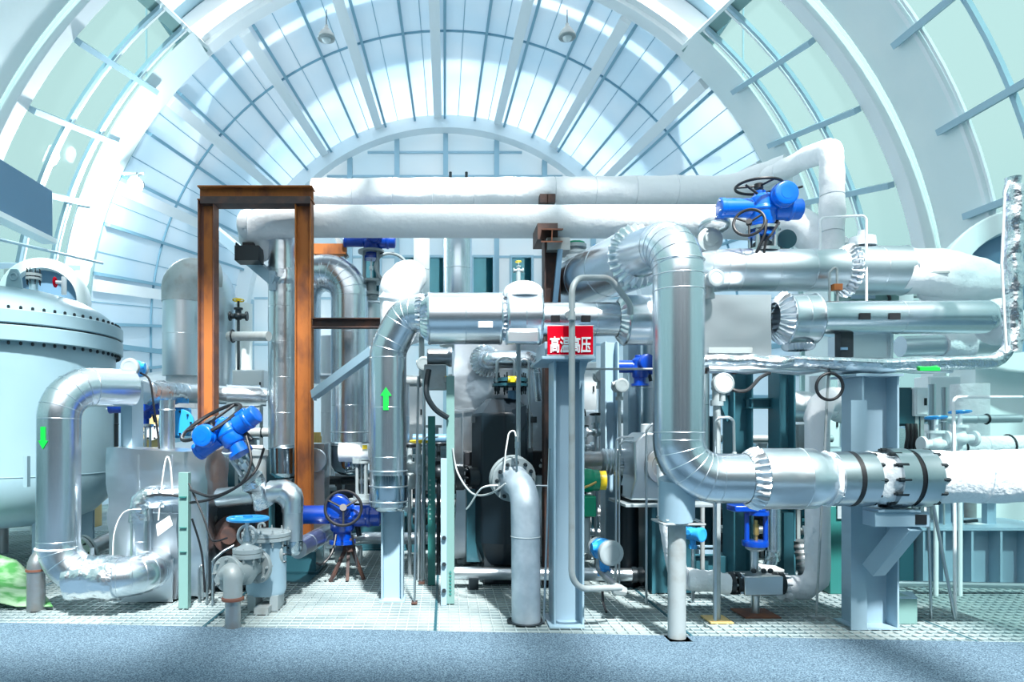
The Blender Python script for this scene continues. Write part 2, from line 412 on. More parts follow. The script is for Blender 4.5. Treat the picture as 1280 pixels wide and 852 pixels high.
# unseen overhead ribs and purlins, added to throw shadow stripes on the carpet
for k, q in enumerate((.10,.50,.64,.78,.92)): struct('trim_%d' % (20+k), archbar(lerp(ST3, ST2, q), rng(49,131,3), -.2, .3, .8), 'band')
for k, g in enumerate((58,74,90,106,122)): struct('trim_%d' % (30+k), B().bar(rp(ST3, g, .1), rp(ST2, g, .1), .4, .3, (rp(ST3, g)-V((0,-6,3))).normalized()), 'band')
K['wallnear'] = mat('dusky_wall', (.014,.04,.06), 0, .6)
wf = struct('wall_unseen_dark', B().bb((-9.6,-6.4,0), (9.6,-6.2,7.2)), 'wallnear')  # unseen wall, added to put dark reflections into the metal
for x in (-7,-3.5,0,3.5,7): spart('pilaster', B().bb((x-.15,-6.2,0), (x+.15,-6.05,7.2)), 'arch', wf)
# ------------------------------------------------------------------ ground
K['slab'] = mat('floor_under_grating', (.12,.18,.20), 0, .7, (12,.2,3), (1.6,(.27,.32,.32),.42,.62))
K['grate'] = mat('grating_bars', (.50,.60,.62), .3, .45, None, (2.0,(.34,.42,.44),.45,.65))
K['carpet'] = mat('speckled_carpet', (.022,.06,.11), 0, .95, (130,.9,2,.02), (110,(.22,.35,.45),.36,.66))
fl = struct('floor', B().bb((-12,-8,-.14), (12,24.5,-.012)), 'slab', smooth=0)
b = B(); x = -7.5
while x < 7.5: b.bb((x-.0035,5.2,-.012), (x+.0035,11.5,.001)); x += .092
y = 5.3
while y < 11.5: b.bb((-7.5,y-.0035,-.011), (7.5,y+.0035,0)); y += .092
spart('grating', b, 'grate', fl, smooth=0)
for x in (-4.3,-2.05,-.08,2.0,4.2): spart('grating_seam', B().bb((x-.012,5.3,-.01),(x+.012,9.6,.003)), 'dteal', fl, smooth=0)
spart('pipe_pit', B().prism([V((G(345,7.5).x,7.5,.001)), V((G(386,7.5).x,7.5,.001)), V((G(410,8.6).x,8.6,.001)), V((G(350,8.6).x,8.6,.001))], (0,0,.002)), 'dteal', fl, smooth=0)
b = B().prism([V((-9.5,-5.95,-.012)), V((9.5,-5.95,-.012)), V((9.5,5.03,-.012)), V((3.98,5.36,-.012)), V((-3.85,5.88,-.012)), V((-9.5,6.35,-.012))], (0,0,.024))
single('carpet', 'speckled blue-grey carpet across the foreground in front of the grating', 'carpet', b, 'carpet', smooth=0)
# ------------------------------------------------------------------ hanging lamps and floodlight
def pendant(px, py, d, label):
    p = P(px, py, d); t = thing('pendant_lamp', label, 'lamp', p, 'pendant lamps under the roof'); z = .11
    part('shade', B().lathe(p-V((0,0,.13)), (0,0,1), [(0,.150),(.02,.158),(.08,.135),(.15,.085),(.21,.035),(.25,.03),(.25,.02),(.20,.025),(.14,.075),(.07,.125),(.01,.145)], 28), 'zinc', t)
    part('bulb', B().ball(p-V((0,0,.13)), .085, (1,1,.8)), 'lens', t)
    part('cord', B().cyl(p+V((0,0,.11)), V((p.x,p.y,9.2)), .008, n=8), 'dark', t)
pendant(408, 40, 12.2, 'grey bell pendant lamp hanging left of the vault middle')
pendant(709, 38, 12.2, 'grey bell pendant lamp hanging right of the vault middle')
p = P(172, 228, 14.4)
t = thing('floodlight', 'white floodlight on a bracket beside the left glazed flank', 'floodlight', p)
part('bracket', B().bb(p+V((-.30,-.03,.16)), p+V((.14,.03,.2))).bb(p+V((-.02,-.03,.05)), p+V((.02,.03,.2))), 'white', t)
part('housing', B().lathe(p+V((0,.12,0)), (.0,-1,-.35), [(0,.05),(.02,.11),(.2,.16),(.24,.165),(.24,.12)], 24), 'grey', t)
part('lens', B().lathe(p+V((0,-.10,-.08)), (0,-1,-.35), [(0,.14),(.02,.13),(.04,.08)], 24), 'lamp', t)
l = bpy.data.lights.new('flood_glow', 'POINT'); l.energy = 260; l.shadow_soft_size = .15; l.color = (.9,.97,1)
o = bpy.data.objects.new('flood_glow', l); C.objects.link(o); o.location = p+V((.1,-.35,-.35))
# ------------------------------------------------------------------ world, sun, camera
w = bpy.data.worlds.new('sky'); bpy.context.scene.world = w; w.use_nodes = True; nt = w.node_tree
bg = nt.nodes['Background']; tc = nt.nodes.new('ShaderNodeTexCoord'); sp = nt.nodes.new('ShaderNodeSeparateXYZ')
rm = nt.nodes.new('ShaderNodeValToRGB'); mr = nt.nodes.new('ShaderNodeMapRange')
mr.inputs[1].default_value = -1; mr.inputs[2].default_value = 1
nt.links.new(tc.outputs['Generated'], sp.inputs[0]); nt.links.new(sp.outputs['Z'], mr.inputs[0]); nt.links.new(mr.outputs[0], rm.inputs[0])
e = rm.color_ramp.elements; e[0].position = .0; e[0].color = (.05,.11,.15,1); e[1].position = 1; e[1].color = (.92,.97,1.0,1)
for q, c in ((.47,(.05,.12,.16,1)), (.53,(.75,.90,.96,1)), (.66,(.95,.99,1,1))):
    z = e.new(q); z.color = c
nt.links.new(rm.outputs[0], bg.inputs['Color']); bg.inputs['Strength'].default_value = 1.0
l = bpy.data.lights.new('sun', 'SUN'); l.energy = 6.0; l.angle = math.radians(3); l.color = (1,.98,.94)
o = bpy.data.objects.new('sun', l); C.objects.link(o); o.rotation_euler = V((-.14,.66,-.95)).to_track_quat('-Z', 'Y').to_euler()
cam = bpy.data.cameras.new('camera'); cam.sensor_width = 36; cam.lens = F/1280*36
cam.shift_x = (640-VX)/1280; cam.shift_y = (VY-426)/1280; cam.clip_end = 200
co = bpy.data.objects.new('camera', cam); C.objects.link(co); co.location = (0,0,HC); co.rotation_euler = (math.pi/2,0,0)
sc = bpy.context.scene; sc.camera = co
sc.view_settings.view_transform = 'Standard'; sc.view_settings.look = 'None'; sc.view_settings.gamma = 1
sc.view_settings.use_curve_mapping = False; sc.view_settings.exposure = .9
# ------------------------------------------------------------------ shared equipment
def actuator(label, loc, rot=(0,0,0), s=1.0, m='blue', wheels=(), cover=(.05,.06), group=None, neck=True):
    t = thing('electric_actuator', label, 'valve actuator', loc, group, rot, s, True)
    part('gear_housing', B().lathe((0,0,-.12), (0,0,1), [(0,.085),(.02,.10),(.10,.105),(.11,.115),(.13,.115),(.14,.105),(.22,.10),(.25,.07)]).box((0,.03,0), (.17,.17,.17)).cyl((-.02,0,.10), (-.02,0,.16), .045), m, t, bevel=.006)
    mo = part('motor', B().lathe((-.07,0,.02), (-1,0,0), [(0,.062),(.03,.062),(.035,.078),(.25,.078),(.255,.083),(.285,.083),(.29,.075),(.30,.04)]), m, t)
    for k in range(4):
        q = k*math.pi/2+.6; part('fixing_screw', B().cyl((-.36,.06*math.cos(q),.02+.06*math.sin(q)), (-.375,.06*math.cos(q),.02+.06*math.sin(q)), .008, n=6), 'stain', mo)
    part('control_box', B().lathe((.08,.0,.01), (1,0,0), [(0,.07),(.02,.088),(.12,.088),(.125,.095),(.15,.095),(.155,.085),(.23,.085),(.245,.06)]).box((.2,.0,.07), (.10,.11,.07)), m, t, bevel=.005)
    x, z = cover
    cv = part('switch_cover', B().lathe((x,-.06,z), (0,-1,0), [(0,.09),(.03,.09),(.035,.105),(.06,.105),(.065,.10),(.11,.095),(.118,.085),(.12,.05)]), m, t)
    part('nameplate', B().lathe((x,-.179,z), (0,-1,0), [(0,.05),(.003,.05)], 24), m, cv)
    if neck: part('mounting_flange', B().lathe((0,0,-.22), (0,0,1), [(0,.11),(.03,.11),(.032,.075),(.10,.075)]), m, t)
    for i, (c, ax, R, *wd) in enumerate(wheels):
        if wd: mt = Matrix.LocRotScale(V(loc), __import__('mathutils').Euler(rot), V((s,s,s))).inverted(); c = mt @ V(c); ax = mt.to_3x3() @ V(ax); R = R/s
        part('handwheel', wheel(c, ax, R, .018 if wd else .012, 3, .2, 0), 'black', t, 'black spoked handwheel')
    g = V((.12,.02,-.07)); part('cable_gland', B().cyl(g, g+V((.02,0,-.09)), .022, n=10), 'dark', t)
    return t
def transmitter(label, loc, s=1.0, rz=0, body='sky', cap='lgrey', cat='pressure transmitter', group=None, lcd=None, stand=False):
    t = thing('pressure_transmitter', label, cat, loc, group, (0,0,rz), s, True)
    if stand: part('stand_pipe', B().cyl((0,.02,-loc[2]/s), (0,.02,-.1), .018, n=10), 'stain', t)
    part('housing', B().lathe((0,.10,0), (0,-1,0), [(0,.05),(.01,.068),(.05,.072),(.055,.066),(.14,.066),(.145,.075),(.165,.075)]).cyl((-.085,.02,.02), (.085,.02,.02), .028, n=14).cyl((0,.02,-.05), (0,.02,-.13), .032, n=16).lathe((0,.02,-.16), (0,0,1), [(0,.045),(.04,.045)], 6), body, t)
    c = part('cover', B().lathe((0,-.065,0), (0,-1,0), [(0,.078),(.02,.080),(.035,.076),(.04,.066),(.04,.05),(.036,.05)]), cap, t)
    part('dial', B().lathe((0,-.098,0), (0,-1,0), [(0,.052),(.004,.052)], 24), 'lens' if lcd else cap, c)
    if lcd: part('display', B().box((0,-.104,.008), (.06,.004,.028)), lcd, c)
    part('rear_cap', B().lathe((0,.10,0), (0,1,0), [(0,.07),(.03,.07),(.035,.05)]), cap, t)
    return t
def gauge(label, p, r, lcd=None):
    t = thing('dial_gauge', label, 'gauge', p)
    part('case', B().lathe(p+V((0,.05,0)), (0,-1,0), [(0,r*.7),(.01,r*.92),(.06,r*.95),(.065,r),(.085,r),(.09,r*.85),(.085,r*.8)]), 'zinc', t)
    d = part('dial', B().lathe(p+V((0,-.03,0)), (0,-1,0), [(0,r*.8),(.006,r*.8)], 28), 'lens', t)
    if lcd: part('display', B().box(p+V((0,-.04,0)), (r*.9,.006,r*.42)), lcd, d)
    part('stem', B().cyl(p-V((0,0,r*.8)), p-V((0,0,r*1.7)), r*.28), 'zinc', t); return t
def yoke(parent, c, w, h, m='grey', posts=4, r=.014):
    for k in range(posts):
        a = 2*math.pi*k/posts+math.pi/4; q = c+V((w*math.cos(a), w*math.sin(a), 0)); part('yoke_post', B().cyl(q, q+V((0,0,h)), r, n=10), m, parent)
    part('yoke_plate', B().lathe(c-V((0,0,.015)), (0,0,1), [(0,w*1.35),(.03,w*1.35)]), m, parent)
    part('yoke_plate', B().lathe(c+V((0,0,h-.015)), (0,0,1), [(0,w*1.35),(.03,w*1.35)]), m, parent)
    part('stem', B().cyl(c, c+V((0,0,h)), r*.9, n=10).lathe(c+V((0,0,h*.4)), (0,0,1), [(0,r*2),(h*.12,r*2)], 12), 'stain', parent)
def cable(label, pts, r=.010, m='black', name='cable', cat='cable', br=.12, group=None):
    P_ = [V(p) for p in pts]; out = []
    for i in range(len(P_)-1):
        p0 = P_[max(i-1,0)]; p1 = P_[i]; p2 = P_[i+1]; p3 = P_[min(i+2,len(P_)-1)]
        for k in range(8):
            u = k/8; out.append(.5*((2*p1)+(p2-p0)*u+(2*p0-5*p1+4*p2-p3)*u*u+(3*p1-p0-3*p2+p3)*u**3))
    out.append(P_[-1]); return single(name, label, cat, B().sweep([(p, r) for p in out], 8), m, group)
def rod(label, pts, r=.012, m='zinc', br=.06, name='conduit', cat='conduit', g=6): return single(name, label, cat, tube(pts, r, br, g, 12), m)
def arrow(parent, x, c, r, z, h, up):
    """painted arrow following the front of an upright round pipe (axis through c)"""
    k = 1 if up else -1; w = h*.12; b = B(); n = 14
    def pt(a, e): X = x+a; dx = X-c.x; return V((X, c.y-math.sqrt(max(0, r*r-dx*dx))-.005, z+k*e*h))
    for x0, x1, f0, f1 in ((-w, w, lambda a: -.5, lambda a: .12), (-2.1*w, 2.1*w, lambda a: .12, lambda a: .5-.38*abs(a)/(2.1*w))):
        for i in range(n):
            p, q = x0+(x1-x0)*i/n, x0+(x1-x0)*(i+1)/n
            b.prism([pt(p, f0(p)), pt(q, f0(q)), pt(q, f1(q)+.001), pt(p, f1(p)+.001)], (0,.012,0))
    return part('flow_arrow', b, 'arrow', parent, 'bright green flow arrow pointing %s' % ('up' if up else 'down'))
# ------------------------------------------------------------------ LEFT: vessel
d = 8.6; c = G(4, d); q = lambda y: HC+(VY-y)*d/F; R = S(127, d)
t = thing('pressure_vessel', 'large pale blue domed vessel with bolted rim at far left', 'vessel', c)
z0, z1 = q(404), q(590)
sh = [(q(656), .02),(q(655),R*.35),(q(650),R*.62),(q(641),R*.80),(q(626),R*.93),(q(606),R*.99),(z1,R),(q(440),R)]
part('body', B().lathe(c, (0,0,1), sh, 72), 'tank', t)
part('weld_seam', B().lathe(c+V((0,0,z1-.006)), (0,0,1), [(0,R),(.003,R+.005),(.009,R+.005),(.012,R)], 72), 'tank', t)
dm = part('dome', B().lathe(c, (0,0,1), [(q(405),R*1.0),(q(398),R*.985),(q(388),R*.90),(q(377),R*.74),(q(369),R*.52),(q(364),R*.28),(q(362),.01)], 72), 'tank', t)
for nm, a0, a1 in (('upper_rim',405,420.5),('lower_rim',422.5,440)):
    o = part(nm, B().lathe(c, (0,0,1), [(q(a1),R*1.06),(q(a1)+.01,R*1.07),(q(a0)-.01,R*1.07),(q(a0),R*1.06)], 72), 'tank', t)
    zz = q(a0)+.02 if a0 == 405 else q(a1)-.02
    bolts(o, V((c.x,c.y,zz)), (0,0,1), R*1.035, 72, .018, .03, 'dark')
part('gasket', B().lathe(c, (0,0,1), [(q(422.5),R*1.05),(q(420.5),R*1.05)], 72), 'dark', t)
for a in (20, 140, 260, 330):
    u = V((math.cos(math.radians(a)), math.sin(math.radians(a)), 0)); part('leg', B().ibeam(c+u*R*.72, c+u*R*.72+V((0,0,q(630))), u, .2, .2), 'paint', t)
lp = P(17, 352, d-.5)
part('lifting_lug', B().prism([lp+V((.11*a,0,.16*b_)) for a, b_ in ((-1,-1),(1,-1),(.75,.3),(.35,.95),(-.35,.95),(-.75,.3))], (0,.03,0)).torus(lp+V((0,-.005,.06)), (0,1,0), .04,.012), 'tank', t)
n0 = P(42, 352, d)
nz = part('nozzle', B().cyl(n0-V((0,0,.12)), n0+V((0,0,.02)), .05), 'tank', t)
part('nozzle_flange', B().lathe(n0+V((0,0,.02)), (0,0,1), [(0,.09),(.03,.09),(.03,.05),(.045,.05),(.045,.09),(.08,.09)]), 'grey', nz)
bolts(nz, n0+V((0,0,.06)), (0,0,1), .075, 8, .01, .14)
n1 = P(80, 358, d-.1)
vt = part('vent_valve', B().cyl(n1-V((0,0,.1)), n1+V((0,0,.12)), .03).cyl(n1+V((0,0,.05)), n1+V((-.09,-.02,.05)), .022), 'white', t)
part('vent_handle', wheel(n1+V((-.1,-.02,.05)), (1,.2,0), .055, .012, 4), 'red', vt, 'red handwheel')
part('drain_pipe', tube([P(4,655,d), P(4,690,d)], .06), 'steel', t)
part('inspection_plate', B().bb(P(29,570,d-R-.02), P(38,608,d-R*.97)), 'tank', t)
# duct ring behind the vessel
def duct(px, py, d, r, label, box=None):
    p = P(px, py, d); t = thing('ventilation_duct', label, 'duct', V((p.x,p.y,0)))
    a = V((-.25 if px > 600 else .25, -1, 0))
    part('ring', B().lathe(p, a, [(0,r),(.25,r),(.27,r*1.03),(.33,r*1.03),(.35,r),(.35,r*.78),(.05,r*.74)], 56), 'band', t)
    part('liner', B().lathe(p-a.normalized()*.3, a, [(0,r*.2),(.02,r*.70),(.34,r*.76),(.5,r*.775)], 56), 'screen', t)
    part('stand', B().bb((p.x-r*.5,p.y+.0,0), (p.x+r*.5,p.y+.25,p.z-r*.8)), 'band', t)
    if box: part('fan_box', B().bb(*box), 'zinc', t, bevel=.02)
duct(62, 378, 11.0, .62, 'round grey blue duct mouth rising behind the large vessel', (P(4,335,11.2), P(58,420,11.9)))
duct(1268, 368, 8.6, .98, 'large round duct mouth behind the foil wrapped riser at far right')
# display board
bd = P(66, 268, 9.6); t = thing('wall_board', 'slate blue rectangular board hung on the left glazed flank', 'board', bd)
part('board', B().bb((bd.x-.14, 7.0, bd.z-.33), (bd.x, 9.6, bd.z+.33)), 'screen', t, bevel=.01)
part('lower_rail', B().bb((bd.x-.18, 7.0, bd.z-.40), (bd.x+.03, 9.66, bd.z-.33)), 'band', t)
part('arm', B().bar(bd+V((-.1,-.3,0)), V((-8.3,9.3,bd.z+.2)), .08, .08).bar(bd+V((-.1,-2.2,0)), V((-8.5,7.4,bd.z+.2)), .08, .08), 'frame', t)
rod('thin steel rail running along the left flank above the vessel', [P(-40,290,7.5), P(128,329,11.3)], .02, 'frame', name='guide_rail', cat='rail')
# ------------------------------------------------------------------ LEFT: looping clad pipe with the down arrow
d = 6.2; r = S(25, d)
t = thing('clad_pipe', 'silver clad looping pipe with green down arrow beside the vessel', 'pipe', G(73, d))
part('pipe_run', clad([P(164,485,6.75), P(74,483,d), P(73,722,d), P(172,722,d), P(206,700,6.9)], r, [.30,.34,.25], 5, .45, 36), 'silver', t)
arrow(t, P(57,0,d-.14).x, P(73,0,d), r+.002, P(0,547,d-.14).z, S(27,d), False)
for y in (684,): part('strap', B().torus(P(73,y,d), (0,0,1), r+.004, .009, 40), 'white', t)
fp = P(120,722,d)
part('foil_patch', B().sweep([(fp+V((k*.055-.22,0,0)), r+.012+.012*(k%2)) for k in range(9)], 28, .03, 9), 'foil', t, 'crumpled bright foil patch')
t2 = thing('riser_pipe', 'short clad riser with foil elbow in front of the clad box', 'pipe', P(176,700,6.5))
part('stub', clad([P(176,712,6.55), P(176,622,6.55), P(230,618,6.6)], S(12,6.5), .14, 4, .3), 'silver', t2)
part('foil_elbow', B().sweep([(p, S(14,6.5)) for p, _ in bend([P(176,652,6.55), P(176,622,6.55), P(206,620,6.58)], .12, 8)], 22, .02, 14), 'foil', t2, 'crumpled foil wrapping')
part('paper_tag', B().prism([P(195,655,6.38), P(212,644,6.38), P(216,656,6.38), P(197,670,6.38)], (0,.004,0)), 'sticker', t2, 'white paper tag')
# floor stub left
t = thing('elbow_stub', 'rust stained steel pipe stub rising from the grating at far left', 'pipe', G(45, 6.35))
r = S(10.5, 6.35); part('pipe', B().sweep(stations([G(45,6.35), P(45,702,6.35), P(78,668,6.6)], r, .12, 6), 22), 'steel', t)
part('collar', B().lathe(P(45,712,6.35), (0,0,1), [(-.008,r*1.12),(.012,r*1.12)]), 'rustb', t)
t = thing('flanged_spool', 'small flanged pipe spool half hidden between vessel and clad box', 'pipe', P(104,690,7.2))
part('spool', tube([P(104,690,7.2), P(150,668,7.6)], .085), 'steel', t); flange(t, P(104,688,7.2), P(150,668,7.6)-P(104,690,7.2), .16, .035, 'grey', 8); flange(t, P(109,686,7.24), P(150,668,7.6)-P(104,690,7.2), .16, .03, 'grey', 0)
rod('slim vertical steel nipple above the foil patch of the looping pipe', [P(115,735,6.45), P(115,684,6.45)], .022, 'stain', name='pipe_nipple', cat='pipe')
b = B(); n = 12; g = []
for i in range(n+1):
    u = i/n; y = 6.35+u*1.1; zz = .03+.42*u*u*.6+.04*math.sin(u*7)
    g.append([V((G(-30,y).x, y, zz+.08)), V((G(20,y).x, y, zz*.8)), V((G(66-u*30,y).x, y, zz*.35+.012))])
for row in g: b.v += row
for i in range(n):
    for j in range(2): b.f.append([i*3+j, i*3+j+1, i*3+j+4, i*3+j+3])
o = single('floor_mat', 'green floor mat curling up at the left edge under the vessel', 'mat', b, 'mat'); q = o.modifiers.new('s','SOLIDIFY'); q.thickness = .012
# clad box (insulated block) and its neighbours
d = 6.75; t = thing('insulation_box', 'crumpled silver sheet metal box behind the looping pipe', 'insulation box', G(195, 7.1))
def sheet(a, c, nz, k=9):
    b = B(); a = V(a); c = V(c); 
    import itertools
    def face(o, e1, e2, n1, n2):
        s0 = len(b.v)
        for i in range(n1+1):
            for j in range(n2+1):
                p = o+e1*(i/n1)+e2*(j/n2); h = noise.noise(p*2.3)*nz+noise.noise(p*6)*nz*.5
                b.v.append(p+V((h, h*.9, noise.noise(p*3+V((9,0,0)))*nz)))
        for i in range(n1):
            for j in range(n2): b.f.append([s0+i*(n2+1)+j, s0+(i+1)*(n2+1)+j, s0+(i+1)*(n2+1)+j+1, s0+i*(n2+1)+j+1])
    X = V((c.x-a.x,0,0)); Y = V((0,c.y-a.y,0)); Z = V((0,0,c.z-a.z))
    face(a, X, Z, k, k*2); face(a, Y, Z, k, k*2); face(a+X, Y, Z, k, k*2); face(a+Z, X, Y, k, k); face(a+Y, X, Z, 2, 2); return b
part('shell', sheet(V((P(134,0,d).x,d,.02)), V((P(258,0,d).x,7.35,P(0,561,d).z)), .035), 'dent', t, smooth=50)
part('side_panel', sheet(V((P(183,0,d-.1).x,d-.1,.02)), V((P(222,0,d-.1).x,d+.1,P(0,640,d).z)), .02), 'silver2', t)
for px in (172, 213): part('panel_seam', B().bb(P(px,752,d-.012), P(px+1.6,568,d-.03)), 'silver2', t)
part('cut_corner', B().prism([P(140,752,d-.16), P(215,752,d-.16), P(216,698,d-.16)], (0,.02,0)), 'dent', t)
t = thing('bracket_plate', 'pale blue upright plate at the top end of the looping pipe', 'bracket', P(159,560,6.95))
part('web', B().bb(P(151,562,6.9), P(166,480,7.02)), 'paint', t); part('edge_flange', B().bb(P(165,562,6.82), P(168.5,478,7.08)), 'paint', t)
transmitter('blue transmitter with white round face above the looping pipe elbow', P(168,460,6.85), 1.15)
cable('black cable dropping from the blue transmitter by the vessel', [P(176,466,6.85), P(187,475,6.8), P(192,505,6.8), P(197,540,6.85), P(199,560,6.95)])
t = thing('foil_pipe', 'foil patched horizontal pipe passing behind the rusty post', 'pipe', P(190,520,7.15))
part('pipe', clad([P(176,490,7.2), P(230,491,8.7), P(333,496,9.0)], S(13,8.0), .4, 4, .6), 'silver2', t)
part('foil_lagging', B().sweep([(P(180+k*4.6,490+k*.1,7.3+k*.115), S(14.5,7.7)) for k in range(10)], 22, .04, 12), 'foil', t, 'crumpled torn foil')
part('foil_sleeve', B().sweep([(P(283+k*6,494+k*.2,8.85+k*.02), S(14,8.9)) for k in range(8)], 20, .02, 8), 'dent', t)
t = thing('stub_leg', 'silver stub pipe dropping from the foil patched pipe', 'pipe', P(209,555,7.2)); part('pipe', tube([P(209,500,7.2), P(209,566,7.2)], S(9,7.2), n=20), 'silver', t); part('collar', B().torus(P(209,512,7.2),(0,0,1),S(9.3,7.2),.008), 'silver2', t)
# deep blue valves glimpsed behind the clad box
actuator('deep blue actuator under the foil pipe left of the plate', P(178,510,7.9), (0,0,.2), 1.0, 'dblue')
t = thing('valve_yoke', 'bare steel yoke below the deep blue actuator behind the clad box', 'valve', P(178,565,7.9)); yoke(t, P(178,568,7.9), .09, .34, 'stain'); part('body', B().cyl(G(178,7.9), P(178,570,7.9), .06), 'steel', t)
t = thing('valve_block', 'mid blue valve body behind the silver stub pipe', 'valve', P(222,560,8.3))
part('body', B().bb(P(198,545,8.3), P(240,510,8.6)).cyl(P(222,530,8.25), P(222,530,8.6), .17), 'sky', t, bevel=.02); flange(t, P(226,528,8.2), (0,1,0), .16, .04, 'sky', 8); part('upper_rail', B().bb(P(190,503,8.2), P(236,498,8.4)), 'sky', t)
t = thing('cream_casing', 'cream casing with round flange glimpsed under the foil pipe', 'pump', P(182,560,8.6)); part('case', B().lathe(P(190,540,8.6), (0,-1,0), [(-.1,.2),(.05,.26),(.12,.22),(.14,.08),(.2,.08)]), 'ochre', t); flange(t, P(190,540,8.4), (0,1,0), .1, .03, 'white', 6); part('pedestal', B().bb(V((P(184,0,8.6).x,8.5,0)), P(196,556,8.7)), 'zinc', t)
# green post left front
t = thing('cable_post', 'pale green square post at the front of the clad box', 'post', G(231, 6.42))
part('post', B().bb(V((P(225,0,6.42).x,6.38,0)), V((P(237,0,6.42).x,6.46,P(0,590,6.42).z))), 'green', t, bevel=.004)
for y in (622, 660, 690): part('clip', B().bb(P(224,y,6.36), P(238,y-3,6.47)), 'dgreen', t)
# ------------------------------------------------------------------ rusty portal frame
d = 8.2; t = thing('portal_frame', 'rusty orange steel portal frame of H sections', 'steel frame', G(320, d))
zt = P(0,253,d).z
for px, y in ((260.5, 0), (380.5, 0)):
    x = P(px,0,d).x; part('post', B().ibeam(V((x,d,0)), V((x,d,zt)), V((0,1,0)), .19, S(20,d), .012, .01), 'rust' if px > 300 else 'rustb', t, None, bevel=.003)
    part('web_plate', B().bb((x-.05,d-.012,.0), (x+.05,d+.012,zt)), 'rust', t)
part('top_beam', B().ibeam(P(250,244,d), P(392,244,d), V((0,1,0)), .20, S(18,d), .014, .012), 'rust', t, bevel=.003)
part('end_plate', B().bb(P(250,254,d-.11), P(392,252.5,d+.1)), 'dbrown', t)
t = thing('cross_member', 'dark steel cross beam reaching right from the rusty post', 'beam', P(432,410,8.2)); part('beam', B().ibeam(P(391,404,8.2), P(476,404,8.2), V((0,1,0)), .14, S(12,8.2), .012, .01), 'dbrown', t)
t = thing('support_beam', 'grey round cross bar between the two pipes inside the portal', 'beam', P(310,422,8.4)); part('bar', tube([P(286,420,8.6), P(336,420,8.3)], S(6,8.4)), 'zinc', t); part('end_clamp', B().torus(P(291,420,8.58),(1,-.1,0),.075,.012), 'dark', t)
t = thing('slant_brace', 'pale galvanised brace slanting down behind the rusty portal', 'brace', P(345,360,8.9)); part('brace', B().bar(P(268,288,9.4), P(345,352,8.7), .1, .14), 'paint', t, bevel=.006); part('end_gusset', B().bb(P(336,362,8.68), P(346,340,8.75)), 'paint', t)
t = thing('pipe_cradle', 'black pipe support under the elbow of the lower white pipe', 'support', P(312,325,8.7)); part('channel', B().bb(P(293,325,8.55), P(330,313,8.8)).bb(P(296,312,8.6), P(300,308,8.8)), 'dark', t, bevel=.005); part('saddle', B().bb(P(303,313,8.6), P(322,308,8.8)), 'black', t)
# white wrapped header pipes
t = thing('wrapped_header', 'lower white cloth wrapped pipe running across behind the portal', 'pipe', P(330,340,8.7))
part('wrap', wrap([P(330,320,9.0), P(312,284,8.75), P(344,277,8.7), P(905,277,8.5), P(1002,281,8.0), P(1048,322,7.6)], S(20,8.7), [.16,.30,.2,.5,.3], .62, 28, .012), 'cloth', t)
part('reducer_end', B().lathe(P(298,281,8.72), (1,0,0), [(0,.02),(.01,.12),(.06,.18),(.14,.20),(.16,.20)], 28), 'cloth', t)
t = thing('wrapped_header', 'upper white cloth wrapped pipe running across under the roof', 'pipe', P(640,260,9.3))
part('wrap', wrap([P(391,242,9.35), P(912,238,9.3), P(985,212,8.8)], S(18,9.3), [.5], .6, 28, .012), 'cloth', t)
part('thin_leg', wrap([P(952,226,9.0), P(1006,198,8.2), P(1040,186,7.6), P(1040,338,7.5)], S(14,7.7), [.4,.16], .5, 24, .012), 'cloth', t)
for px in (563, 583): part('stud', B().cyl(P(px,221,9.3), P(px,215,9.3), .02, n=8), 'dark', t)
for px in (675, 684): part('rust_clip', B().bb(P(px,253,9.05), P(px+8,247,9.2)), 'dbrown', t)
# tall silver pipes inside the portal
t = thing('clad_pipe', 'tall dented silver pipe seen through the rusty portal', 'pipe', P(353,600,8.9)); r = S(17.5, 8.9)
part('pipe', clad([P(353,296,8.9), P(353,560,8.9)], r, .2, 4, .55, 32), 'dent', t)
part('pot', B().lathe(P(360,598,8.9), (0,0,1), [(0,.02),(.02,.18),(.08,.24),(.4,.25),(.44,.19)], 32), 'mirror', t)
part('flattened_fold', B().sweep([(P(353,368-k*3,8.9), r*(1.0+.03*math.sin(k*1.4))) for k in range(14)], 28, .035, 4), 'dent', t, 'crushed cladding')
t = thing('bend_duct', 'thick beige topped return bend far behind the left portal post', 'pipe', P(228,470,10.4)); r = S(23.5, 10.4)
part('bend', clad([P(228,470,10.4), P(228,345,10.4), P(271,352,10.8), P(271,500,11)], r, [.42,.4], 4, .7, 32), 'silver2', t)
part('cap_wrap', B().sweep([(p, r+.012) for p, _ in bend([P(228,378,10.4), P(228,345,10.4), P(268,350,10.75)], .42, 8)], 26, .01), 'zinc', t, 'beige elbow cover')
part('lower_pipe', wrap([P(228,470,10.42), P(228,510,10.42)], r*.8), 'cloth', t)
t = thing('clad_pipe', 'silver inverted U pipe with segmented bend right of the rusty portal', 'pipe', P(437,600,9.0)); r = S(23, 9.0)
part('arch', clad([P(378,480,9.1), P(378,341,9.1), P(437,341,9.0), P(437,552,9.0)], r, [.42,.42], 6, .55, 36), 'silver', t)
part('bottom_cap', B().lathe(P(437,594,9.0), (0,0,1), [(0,.02),(.015,.12),(.06,.20),(.14,r),(.42,r+.004)], 36), 'mirror', t)
for y in (556, 540): part('strap', B().torus(P(437,y,9.0), (0,0,1), r+.003, .006, 36), 'silver2', t)
t = thing('clad_pipe', 'silver pipe partly hidden right behind the inverted U pipe', 'pipe', P(466,560,9.5)); part('pipe', clad([P(462,380,9.5), P(462,560,9.5)], S(16,9.5), .2, 4, .6), 'silver2', t); part('end_ring', B().torus(P(462,380,9.5),(0,0,1),S(16,9.5),.012), 'silver2', t)
